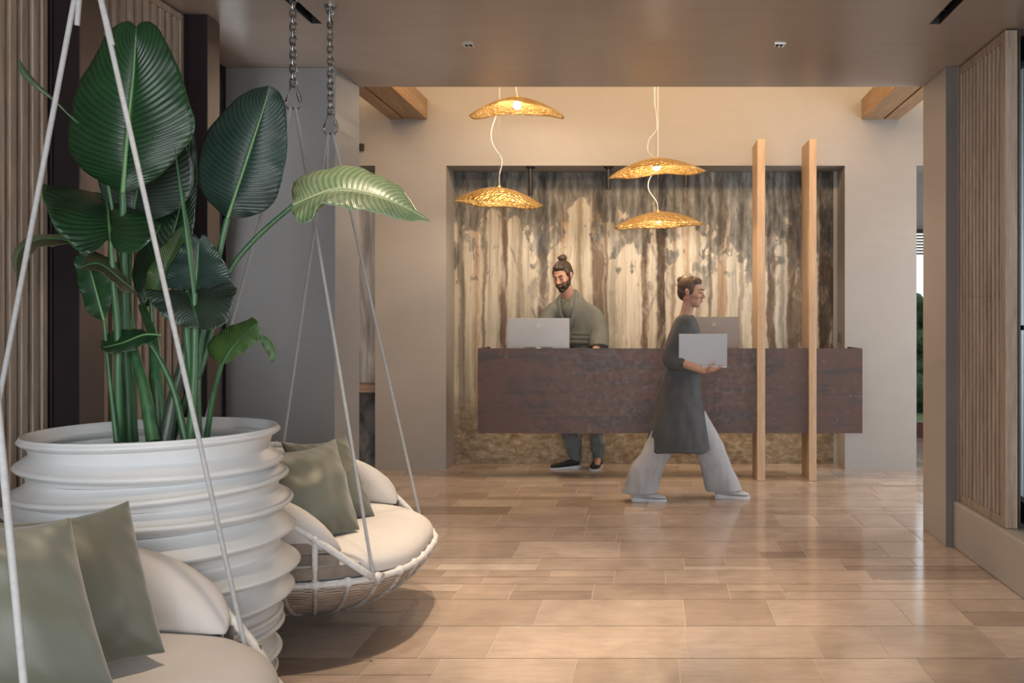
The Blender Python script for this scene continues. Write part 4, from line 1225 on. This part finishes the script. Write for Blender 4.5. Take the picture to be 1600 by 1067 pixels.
# ================================================================== people
def flesh(name, c, c2):
    m = NT(name); n = m.noise(m.coords((1, 1, 1)), 14, 4, 0.6)
    m.link(m.ramp(n, [(0.35, c), (0.65, c2)]), m.b.inputs['Base Color'])
    m.set(rough=0.5); m.b.inputs['Subsurface Weight'].default_value = 0.08
    m.b.inputs['Subsurface Radius'].default_value = (0.012, 0.005, 0.003)
    return m.m
M['skin'] = flesh('skin_light', (0.40, 0.22, 0.15), (0.46, 0.265, 0.185))
M['hair'] = noisy('hair_dark_brown', (0.018, 0.011, 0.007), (0.05, 0.03, 0.018), scale=(30, 30, 6), nscale=6, rough=0.45, bump=0.6, bdist=0.003)
M['hair2'] = noisy('hair_auburn', (0.035, 0.016, 0.009), (0.08, 0.038, 0.02), scale=(30, 30, 6), nscale=6, rough=0.45, bump=0.6, bdist=0.003)
M['sage'] = noisy('sage_cotton', (0.115, 0.12, 0.105), (0.15, 0.155, 0.135), nscale=5, rough=0.85, bump=0.25, bscale=90, bdist=0.002)
M['sage2'] = noisy('sage_cotton_dark', (0.08, 0.085, 0.073), (0.108, 0.112, 0.098), nscale=5, rough=0.85, bump=0.25, bscale=90, bdist=0.002)
M['char'] = noisy('charcoal_cotton', (0.048, 0.050, 0.053), (0.075, 0.077, 0.080), nscale=5, rough=0.85, bump=0.2, bscale=90, bdist=0.002)
M['greycloth'] = noisy('pale_grey_cotton', (0.30, 0.30, 0.315), (0.38, 0.38, 0.395), nscale=5, rough=0.85, bump=0.2, bscale=90, bdist=0.002)
M['trouser'] = noisy('blue_grey_cotton', (0.10, 0.115, 0.125), (0.145, 0.16, 0.17), nscale=6, rough=0.85, bump=0.2, bscale=90, bdist=0.002)
M['shoe_black'] = noisy('shoe_knit_black', (0.006, 0.006, 0.007), (0.014, 0.014, 0.015), nscale=30, rough=0.7, bump=0.3)
M['rubber'] = noisy('shoe_sole_white', (0.52, 0.52, 0.53), (0.62, 0.62, 0.63), nscale=10, rough=0.6, bump=0)
M['eye'] = noisy('eye_dark', (0.01, 0.008, 0.006), (0.02, 0.015, 0.012), nscale=10, rough=0.3, bump=0)
M['lips'] = noisy('lips', (0.33, 0.13, 0.10), (0.38, 0.16, 0.12), nscale=10, rough=0.5, bump=0)

def limb(m, pts, rs, n=16, per=8):
    """tapered limb with round ends through the joints; rs radius at each joint"""
    sp = spline(pts, per); k = len(sp)
    rr = [lerp_table([(i / (len(rs) - 1), r) for i, r in enumerate(rs)], i / (k - 1)) for i in range(k)]
    m.tube(sp, rr, n); m.ball(sp[0], rr[0], 14, 9); m.ball(sp[-1], rr[-1], 14, 9)
def trunk(m, secs, n=28):
    """stack of oval sections (centre, half width x, half depth y, turn)"""
    rings = []
    tab = [(Vector(c), a, b, t) for c, a, b, t in secs]
    out = []
    P4 = spline([Vector((c.x, c.y, c.z)) for c, a, b, t in tab], 6)
    Q4 = spline([Vector((a, b, t)) for c, a, b, t in tab], 6)
    vs = []; fs = []
    for c, q in zip(P4, Q4):
        for k in range(n):
            an = 2*PI*k/n
            x = q.x * math.copysign(abs(math.cos(an)) ** 0.85, math.cos(an)); y = q.y * math.copysign(abs(math.sin(an)) ** 0.85, math.sin(an))
            vs.append(Vector((c.x + x*math.cos(q.z) - y*math.sin(q.z), c.y + x*math.sin(q.z) + y*math.cos(q.z), c.z)))
    for i in range(len(P4) - 1):
        for k in range(n): fs.append((i*n+k, i*n+(k+1) % n, (i+1)*n+(k+1) % n, (i+1)*n+k))
    fs.append(tuple(range(n))[::-1]); fs.append(tuple((len(P4)-1)*n + k for k in range(n)))
    m.add(vs, fs)
def hand(m, wrist, d, nrm, thumb_side, curl=0.5, s=1.0):
    """wrist point, pointing direction, back-of-hand normal; five separate fingers"""
    wrist = Vector(wrist); d = Vector(d).normalized(); nrm = Vector(nrm); nrm = (nrm - d * nrm.dot(d)).normalized()
    side = d.cross(nrm).normalized() * thumb_side
    R = Matrix((side, d, nrm)).transposed()
    pc = wrist + d * 0.045 * s
    m.ball(pc, (0.040*s, 0.050*s, 0.016*s), 14, 9, rot=R)
    for k, (off, L) in enumerate(((0.028, 0.072), (0.010, 0.080), (-0.009, 0.075), (-0.027, 0.060))):
        b = wrist + d * 0.078 * s + side * off * s
        pts = [b - d*0.02*s, b]; a = 0; p = b
        for seg in (0.42, 0.32, 0.26):
            a += curl * 0.75
            dd = d * math.cos(a) - nrm * math.sin(a) + side * off * 1.2
            p = p + dd * L * seg * s; pts.append(p)
        limb(m, pts, [0.0095*s, 0.009*s, 0.0085*s, 0.008*s, 0.0068*s], 10, 3)
    b = wrist + d*0.028*s + side*0.030*s
    limb(m, [b - side*0.012*s, b + (d*0.5 + side*0.75 - nrm*0.2) * 0.035*s, b + (d*0.9 + side*0.75 - nrm*0.45) * 0.062*s], [0.013*s, 0.0105*s, 0.0085*s], 10, 4)
def head_shapes(m, c, R, s=1.0, female=False):
    c = Vector(c); T = lambda x, y, z: c + R @ Vector((x*s, y*s, z*s))
    B = lambda p, r: m.ball(T(*p), tuple(q*s for q in r), 18, 12, rot=R)
    B((0, .012, .035), (.074, .093, .090)); B((0, -.028, .0), (.066, .062, .072)); B((0, -.034, -.055), (.052, .056, .050))
    B((0, -.068, -.088), (.024, .020, .018)); B((0, .015, -.03), (.062, .06, .05))
    B((0, -.078, .034), (.052, .016, .011))
    for q in (-1, 1):
        B((.037*q, -.066, -.016), (.024, .020, .022)); B((.076*q, .008, .004), (.010, .019, .030)); B((.079*q, .014, .016), (.010, .016, .015))
        B((.0125*q, -.098, -.024), (.009, .011, .008)); B((.030*q, -.079, .012), (.015, .008, .009))
    m.tube([T(0, -.086, .028), T(0, -.098, .002), T(0, -.110, -.018)], [.009*s, .010*s, .0125*s], 10); m.ball(T(0, -.109, -.019), .0125*s, 10, 8)
    B((0, -.088, -.046), (.022, .010, .006)); B((0, -.087, -.056), (.019, .010, .007))
def crease(o, amp, scale, seed=0.0, stretch=(1, 1, 0.35), zlim=None):
    me = o.data
    n = len(me.vertices); co = [v.co.copy() for v in me.vertices]; no = [v.normal.copy() for v in me.vertices]
    for i, v in enumerate(me.vertices):
        c = co[i]; q = Vector((c.x*scale*stretch[0] + seed, c.y*scale*stretch[1], c.z*scale*stretch[2]))
        f = noise.noise(q) + 0.5 * noise.noise(q * 2.3)
        v.co = c + no[i] * amp * f
    me.update()
def shoe(parent, toe, heel, zg=0.0, upper=None, sole=None, w=0.043, lift=0.0, mark=False, ank=None):
    """shoe between heel and toe points on the ground; lift raises the heel"""
    toe = Vector(toe); heel = Vector(heel); d = (toe - heel); L = d.length; d.normalize()
    side = Vector((-d.y, d.x, 0)).normalized()
    def at(s, o, z): return heel + d * (L * s) + side * o + Vector((0, 0, z + zg))
    m = MB()
    sp = [(0.02, .030, .062), (0.14, .034, .078), (0.30, .036, .080), (0.46, .039, .062), (0.62, .043, .046), (0.80, .043, .036), (0.93, .033, .028), (1.0, .018, .022)]
    nn = 16; vs = []; fs = []
    cs = spline([Vector(p) for p in sp], 4)
    for q in cs:
        for k in range(nn):
            a = 2*PI*k/nn
            y = math.cos(a) * q.y * (w / .043); z = max(0.014, 0.014 + (q.z) * (0.5 + 0.5*math.sin(a)) ** 0.9)
            y *= 1 - 0.35 * max(0, math.sin(a)) ** 2 * (1 if q.x < 0.5 else 0.6)
            vs.append(at(q.x, y, z))
    for i in range(len(cs)-1):
        for k in range(nn): fs.append((i*nn+k, i*nn+(k+1) % nn, (i+1)*nn+(k+1) % nn, (i+1)*nn+k))
    fs.append(tuple(range(nn))[::-1]); fs.append(tuple((len(cs)-1)*nn+k for k in range(nn)))
    m.add(vs, fs)
    up = m.build('shoe', upper, parent, smooth=60)
    m = MB(); vs = []; fs = []
    cs2 = spline([Vector((-0.02, .026, .030)), Vector((0.10, .037, .030)), Vector((0.35, .036, .024)), Vector((0.65, .046, .020)), Vector((0.88, .041, .017)), Vector((1.01, .024, .016)), Vector((1.035, .008, .016))], 4)
    for q in cs2:
        for o, z in ((-q.y, 0), (q.y, 0), (q.y*1.02, q.z), (-q.y*1.02, q.z)): vs.append(at(q.x, o * w / .043, z + 0.0))
    for i in range(len(cs2)-1):
        for k in range(4): fs.append((i*4+k, i*4+(k+1) % 4, (i+1)*4+(k+1) % 4, (i+1)*4+k))
    fs.append((0, 1, 2, 3)); fs.append(tuple((len(cs2)-1)*4+k for k in (3, 2, 1, 0)))
    m.add(vs, fs).build('sole', sole, up, bevel=0.003)
    if mark:
        q = MB(); pts = [at(0.30, -w*0.86, 0.040), at(0.40, -w*0.97, 0.028), at(0.52, -w*1.0, 0.034), at(0.70, -w*0.86, 0.052)]
        pts = [p + (-side) * 0.0015 if True else p for p in pts]
        q.tube(spline(pts, 6), [0.0015 + 0.0022 * math.sin(PI * min(1, i / 18 + 0.15)) for i in range(19)], 6)
        q.build('side_mark', M['rubber'], up)
    return up
def put(o, t): o.parent = t; o.matrix_parent_inverse = Matrix.Translation(-t.location); return o

def man():
    t = empty('person', (-0.57, 8.42, 0), 'bearded man in a sage green wrap jacket with a top knot, standing behind the desk', 'person')
    c = Vector((-0.742, 8.235, 1.672))
    R = Matrix.Rotation(math.radians(-24), 3, 'Z') @ Matrix.Rotation(math.radians(24), 3, 'X') @ Matrix.Rotation(math.radians(-3), 3, 'Y')
    m = MB()
    head_shapes(m, c, R, 1.0)
    limb(m, [(-0.705, 8.345, 1.46), (-0.715, 8.305, 1.53), (-0.730, 8.265, 1.62)], [.068, .062, .052])
    trunk(m, [((-0.60, 8.42, 0.86), .14, .10, 0), ((-0.63, 8.42, 1.05), .13, .095, 0), ((-0.665, 8.39, 1.28), .165, .105, -0.05), ((-0.69, 8.37, 1.38), .14, .075, -0.05), ((-0.70, 8.36, 1.46), .08, .06, 0)])
    # arms
    eR, wR = Vector((-0.435, 8.33, 1.185)), Vector((-0.470, 8.175, 0.985))
    limb(m, [(-0.55, 8.37, 1.38), (-0.475, 8.37, 1.30), eR], [.038, .036, .036]); limb(m, [eR, (eR + wR) / 2, wR], [.041, .037, .026])
    eL, wL = Vector((-0.915, 8.26, 1.19)), Vector((-0.86, 8.12, 0.96))
    limb(m, [(-0.835, 8.34, 1.38), (-0.885, 8.31, 1.30), eL], [.038, .036, .036]); limb(m, [eL, (eL + wL) / 2, wL], [.041, .037, .026])
    hand(m, wR, (-0.08, -0.55, -0.45), (0, -0.6, 0.8), 1, 0.4); hand(m, wL, (0.1, -0.55, -0.45), (0, -0.6, 0.8), -1, 0.4)
    # legs
    for hip, knee, ank in (((-0.69, 8.43, 0.88), (-0.715, 8.40, 0.48), (-0.650, 8.43, 0.09)), ((-0.52, 8.43, 0.88), (-0.485, 8.39, 0.48), (-0.455, 8.42, 0.09))):
        limb(m, [hip, knee, ank], [.088, .058, .036])
        limb(m, [ank, (ank[0] - (0.08 if ank[0] < -0.6 else 0.0), ank[1] - (0.03 if ank[0] < -0.6 else 0.09), 0.045)], [.034, .026])
    body = m.build('body', M['skin']); weld(body, 0.0055, 3); put(body, t)
    T = lambda x, y, z: c + R @ Vector((x, y, z))
    B = lambda mm, p, r: mm.ball(T(*p), r, 18, 12, rot=R)
    # hair with top knot
    m = MB(); B(m, (0, .022, .052), (.081, .092, .086)); B(m, (0, .050, .020), (.074, .062, .072)); B(m, (0, -.030, .095), (.058, .045, .034))
    for q in (-1, 1): B(m, (.068*q, -.012, .040), (.014, .030, .040))
    B(m, (0.012, .052, .150), (.037, .035, .031)); B(m, (0.005, .045, .128), (.022, .022, .02)); B(m, (0.03, .06, .150), (.018, .016, .017)); B(m, (-0.012, .040, .160), (.018, .018, .014))
    o = m.build('hair', M['hair']); weld(o, 0.004, 2); put(o, t); crease(o, 0.002, 90, 3)
    # beard, eyebrows, eyes
    m = MB(); B(m, (0, -.040, -.068), (.055, .056, .042)); B(m, (0, -.074, -.092), (.030, .026, .024)); B(m, (0, -.093, -.037), (.030, .009, .006))
    for q in (-1, 1):
        B(m, (.052*q, -.026, -.044), (.015, .034, .038)); B(m, (.064*q, -.012, -.010), (.009, .016, .042)); B(m, (.031*q, -.080, -.052), (.012, .016, .018))
    o = m.build('beard', M['hair']); weld(o, 0.004, 1); put(o, t); crease(o, 0.0012, 120, 5)
    m = MB(); B(m, (0, -.0975, -.0505), (.017, .006, .005)); o = m.build('mouth', M['lips'], smooth=180); put(o, t)
    for q in (-1, 1):
        m = MB(); m.tube([T(.014*q, -.094, .036), T(.032*q, -.093, .043), T(.050*q, -.080, .038)], [.004, .005, .003], 8); put(m.build('eyebrow', M['hair'], smooth=180), t)
        m = MB(); m.tube([T(.018*q, -.087, .010), T(.031*q, -.0885, .007), T(.044*q, -.081, .010)], [.0015, .0034, .0015], 8); put(m.build('eye', M['eye'], smooth=180), t)
    # wrap jacket with wide sleeves
    m = MB()
    trunk(m, [((-0.585, 8.42, 0.70), .205, .145, 0), ((-0.60, 8.42, 0.90), .185, .130, 0), ((-0.62, 8.42, 1.06), .160, .118, 0), ((-0.655, 8.395, 1.26), .195, .128, -0.05), ((-0.69, 8.36, 1.38), .195, .112, -0.05), ((-0.695, 8.35, 1.465), .140, .092, -0.05), ((-0.695, 8.355, 1.53), .082, .070, 0), ((-0.70, 8.36, 1.565), .060, .055, 0)])
    limb(m, [(-0.545, 8.36, 1.395), (-0.475, 8.37, 1.33), (-0.435, 8.335, 1.20), (-0.430, 8.29, 1.10)], [.068, .072, .078, .078])
    m.tube([(-0.435, 8.33, 1.19), (-0.435, 8.27, 1.06)], [.074, .086], 20)
    limb(m, [(-0.835, 8.33, 1.395), (-0.885, 8.31, 1.32), (-0.915, 8.26, 1.20), (-0.90, 8.21, 1.10)], [.066, .068, .075, .080])
    jk = m.build('wrap_jacket', M['sage']); weld(jk, 0.0075, 6); crease(jk, 0.011, 9, 1.0, (1, 1, 0.45)); put(jk, t)
    # crossed lapels, shirt between them, belt
    def on_front(x, z, lift=0.0):
        zs = [(0.9, 8.42, .130, -.60, .185), (1.06, 8.42, .118, -.62, .160), (1.26, 8.395, .128, -.655, .195), (1.38, 8.36, .112, -.69, .195), (1.465, 8.35, .092, -.695, .140), (1.53, 8.355, .070, -.695, .082), (1.565, 8.36, .055, -.70, .060)]
        for a, b in zip(zs, zs[1:]):
            if a[0] <= z <= b[0]:
                f = (z - a[0]) / (b[0] - a[0]); cy, ry, cx, rx = [a[i] + (b[i]-a[i])*f for i in (1, 2, 3, 4)]
                break
        else: _, cy, ry, cx, rx = zs[-1]
        u = max(-0.98, min(0.98, (x - cx) / rx))
        return Vector((x, cy - ry * (1 - u*u) ** 0.45 - lift, z))
    for pts in ([(-0.645, 1.555), (-0.628, 1.50), (-0.632, 1.43), (-0.655, 1.33), (-0.70, 1.22), (-0.75, 1.12)], [(-0.750, 1.555), (-0.775, 1.50), (-0.782, 1.43), (-0.765, 1.33), (-0.72, 1.22), (-0.65, 1.12)]):
        m = MB(); m.tube(spline([on_front(x, z, 0.004) for x, z in pts], 5), 0.021, 10, flat=(1.0, 0.35)); put(m.build('lapel', M['sage'], smooth=180), t)
    m = MB(); m.add([on_front(-0.70 + dx, z, 0.006) for dx, z in ((-0.06, 1.465), (0.0, 1.455), (0.06, 1.465), (-0.055, 1.38), (0.0, 1.38), (0.05, 1.38), (-0.015, 1.28), (0, 1.28), (0.012, 1.28))], [(0, 1, 4, 3), (1, 2, 5, 4), (3, 4, 7, 6), (4, 5, 8, 7)])
    put(m.build('undershirt', M['sage2'], smooth=180, solid=0.004), t)
    for z, r in ((1.185, 0.013), (1.150, 0.016), (1.112, 0.015)):
        pts = [Vector((-0.636 + (.184) * math.cos(a), 8.405 + .131 * math.sin(a), z + 0.004*math.sin(a*2))) for a in [k*2*PI/40 for k in range(40)]]
        m = MB().ring(pts, r, 10, flat=(0.35, 1.2)); put(m.build('belt', M['sage2'], smooth=180), t)
    # neck skin shows: nothing over it.  lower tunic and trousers
    m = MB()
    trunk(m, [((-0.585, 8.42, 0.44), .20, .14, 0), ((-0.585, 8.42, 0.60), .20, .14, 0), ((-0.59, 8.42, 0.86), .18, .125, 0)])
    o = m.build('jacket_skirt', M['sage2']); weld(o, 0.009, 4); crease(o, 0.012, 10, 4); put(o, t)
    m = MB()
    limb(m, [(-0.68, 8.43, 0.84), (-0.715, 8.405, 0.48), (-0.675, 8.425, 0.24), (-0.650, 8.43, 0.105)], [.11, .098, .080, .058])
    limb(m, [(-0.52, 8.43, 0.84), (-0.485, 8.395, 0.48), (-0.455, 8.41, 0.24), (-0.453, 8.42, 0.105)], [.11, .088, .066, .052])
    o = m.build('trousers', M['trouser']); weld(o, 0.008, 3); crease(o, 0.012, 16, 2, (1, 1, 0.9)); put(o, t)
    s1 = shoe(None, (-0.862, 8.36, 0), (-0.612, 8.43, 0), 0.0, M['shoe_black'], M['rubber'], mark=True); put(s1, t)
    s2 = shoe(None, (-0.480, 8.27, 0), (-0.448, 8.475, 0), 0.0, M['shoe_black'], M['rubber'], w=0.047); put(s2, t)
man()

def woman():
    t = empty('person', (0.25, 6.96, 0), 'person in charcoal tunic and wide pale trousers striding past the desk with a laptop', 'person')
    c = Vector((0.30, 6.95, 1.495))
    R = Matrix.Rotation(math.radians(72), 3, 'Z') @ Matrix.Rotation(math.radians(8), 3, 'X')
    m = MB(); head_shapes(m, c, R, 0.93)
    limb(m, [(0.255, 6.97, 1.30), (0.272, 6.965, 1.37), (0.285, 6.955, 1.43)], [.052, .046, .044])
    trunk(m, [((0.23, 6.96, 0.80), .095, .135, 0), ((0.235, 6.96, 1.0), .085, .115, 0), ((0.25, 6.965, 1.18), .095, .14, 0), ((0.255, 6.97, 1.29), .08, .15, 0), ((0.255, 6.97, 1.33), .055, .07, 0)])
    # both arms bent to carry the laptop
    e1, w1 = Vector((0.155, 6.80, 1.03)), Vector((0.375, 6.745, 0.945))
    e2, w2 = Vector((0.165, 7.13, 1.03)), Vector((0.365, 7.035, 0.945))
    limb(m, [(0.245, 6.815, 1.28), (0.195, 6.80, 1.15), e1], [.045, .040, .036]); limb(m, [e1, (e1+w1)/2, w1], [.036, .033, .023])
    limb(m, [(0.245, 7.12, 1.28), (0.195, 7.13, 1.15), e2], [.045, .040, .036]); limb(m, [e2, (e2+w2)/2, w2], [.036, .033, .023])
    hand(m, w1, (1, 0.12, 0.06), (0.05, -0.35, -1), -1, 0.22, 0.9); hand(m, w2, (1, -0.12, 0.06), (0.05, 0.35, -1), 1, 0.22, 0.9)
    for hip, knee, ank, toe in (((0.21, 6.90, 0.80), (0.14, 6.90, 0.44), (-0.06, 6.90, 0.115), (0.06, 6.90, 0.035)), ((0.24, 7.04, 0.82), (0.39, 7.03, 0.46), (0.545, 7.02, 0.09), (0.66, 7.01, 0.04))):
        limb(m, [hip, knee, ank], [.070, .050, .032]); limb(m, [ank, toe], [.030, .022])
    body = m.build('body', M['skin']); weld(body, 0.0055, 3); put(body, t)
    T = lambda x, y, z: c + R @ (Vector((x, y, z)) * 0.93)
    B = lambda mm, p, r: mm.ball(T(*p), tuple(q*0.93 for q in r), 18, 12, rot=R)
    m = MB(); B(m, (0, .024, .050), (.082, .094, .086)); B(m, (0, .050, .010), (.074, .062, .078)); B(m, (0, -.028, .094), (.060, .045, .034))
    for q in (-1, 1): B(m, (.066*q, -.004, .030), (.016, .034, .044))
    B(m, (0, .085, .090), (.042, .040, .040)); B(m, (0, .075, .06), (.03, .03, .03))
    o = m.build('hair', M['hair2']); weld(o, 0.0042, 2); crease(o, 0.002, 90, 6); put(o, t)
    for q in (-1, 1):
        m = MB(); m.tube([T(.014*q, -.094, .036), T(.032*q, -.092, .043), T(.048*q, -.080, .038)], [.003, .0035, .002], 8); put(m.build('eyebrow', M['hair2'], smooth=180), t)
        m = MB(); m.tube([T(.018*q, -.086, .012), T(.031*q, -.0875, .011), T(.043*q, -.080, .012)], [.002, .0050, .002], 8); put(m.build('eye', M['eye'], smooth=180), t)
    m = MB(); B(m, (0, -.0965, -.0505), (.018, .006, .006)); put(m.build('mouth', M['lips'], smooth=180), t)
    # tunic, long, the back hem trailing
    m = MB()
    trunk(m, [((0.215, 6.95, 0.36), .225, .225, 0), ((0.215, 6.95, 0.55), .195, .215, 0), ((0.225, 6.96, 0.78), .155, .200, 0), ((0.235, 6.96, 0.98), .115, .155, 0), ((0.25, 6.965, 1.15), .118, .160, 0), ((0.255, 6.97, 1.27), .095, .165, 0), ((0.255, 6.97, 1.335), .060, .090, 0)])
    limb(m, [(0.245, 6.815, 1.28), (0.195, 6.80, 1.15), (0.155, 6.80, 1.03), (0.215, 6.785, 1.005)], [.060, .062, .062, .058])
    limb(m, [(0.245, 7.12, 1.28), (0.195, 7.13, 1.15), (0.165, 7.13, 1.03), (0.225, 7.10, 1.005)], [.060, .062, .062, .058])
    m.tube([(0.10, 6.95, 0.75), (0.05, 6.95, 0.52), (0.0, 6.95, 0.335)], [.07, .09, .085], 18, flat=(1.3, 0.5))
    o = m.build('tunic', M['char']); weld(o, 0.008, 6); crease(o, 0.016, 8, 2.0, (1, 1, 0.3)); put(o, t)
    m = MB()
    trunk(m, [((-0.075, 6.90, 0.060), .135, .10, 0), ((-0.02, 6.89, 0.22), .125, .10, 0), ((0.09, 6.895, 0.42), .11, .09, 0), ((0.165, 6.91, 0.62), .10, .09, 0)])
    trunk(m, [((0.545, 7.03, 0.055), .13, .10, 0), ((0.50, 7.03, 0.20), .12, .10, 0), ((0.41, 7.02, 0.42), .115, .095, 0), ((0.31, 7.00, 0.64), .10, .09, 0)])
    o = m.build('trousers', M['greycloth']); weld(o, 0.008, 4); crease(o, 0.014, 9, 3.0, (1, 1, 0.3)); put(o, t)
    sh = noisy('shoe_canvas_grey', (0.40, 0.40, 0.42), (0.48, 0.48, 0.50), nscale=10, rough=0.7, bump=0.1)
    s1 = shoe(None, (0.115, 6.90, 0), (-0.125, 6.90, 0), 0.0, sh, M['rubber']); put(s1, t)
    s2 = shoe(None, (0.725, 7.01, 0), (0.485, 7.03, 0), 0.0, sh, M['rubber']); put(s2, t)
woman()

# open laptop carried by the walking woman
t = empty('laptop', (0.375, 6.87, 0.965), 'open light grey laptop carried on the forearms of the walking woman', 'laptop')
lm = noisy('laptop_silver', (0.36, 0.37, 0.39), (0.41, 0.42, 0.44), nscale=2, rough=0.4, metal=0.2, bump=0)
m = MB().box((-0.17, -0.11, 0.0), (0.17, 0.12, 0.014)); m.build('keyboard_base', lm, t, bevel=0.003)
m = MB(); m.box((-0.17, -0.004, 0), (0.17, 0.004, 0.225)); lid = m.build('lid', lm, t, bevel=0.002); lid.location = (0, -0.108, 0.0155); lid.rotation_euler = (math.radians(-6), 0, 0) ; lid.rotation_euler = (math.radians(8), 0, 0)
m = MB(); m.box((-0.16, 0.0045, 0.012), (0.16, 0.0055, 0.215)); s = m.build('screen', M['black'], lid)
m = MB(); m.box((-0.15, -0.07, 0.0142), (0.15, 0.03, 0.0152)); m.build('keys', M['black'], t)
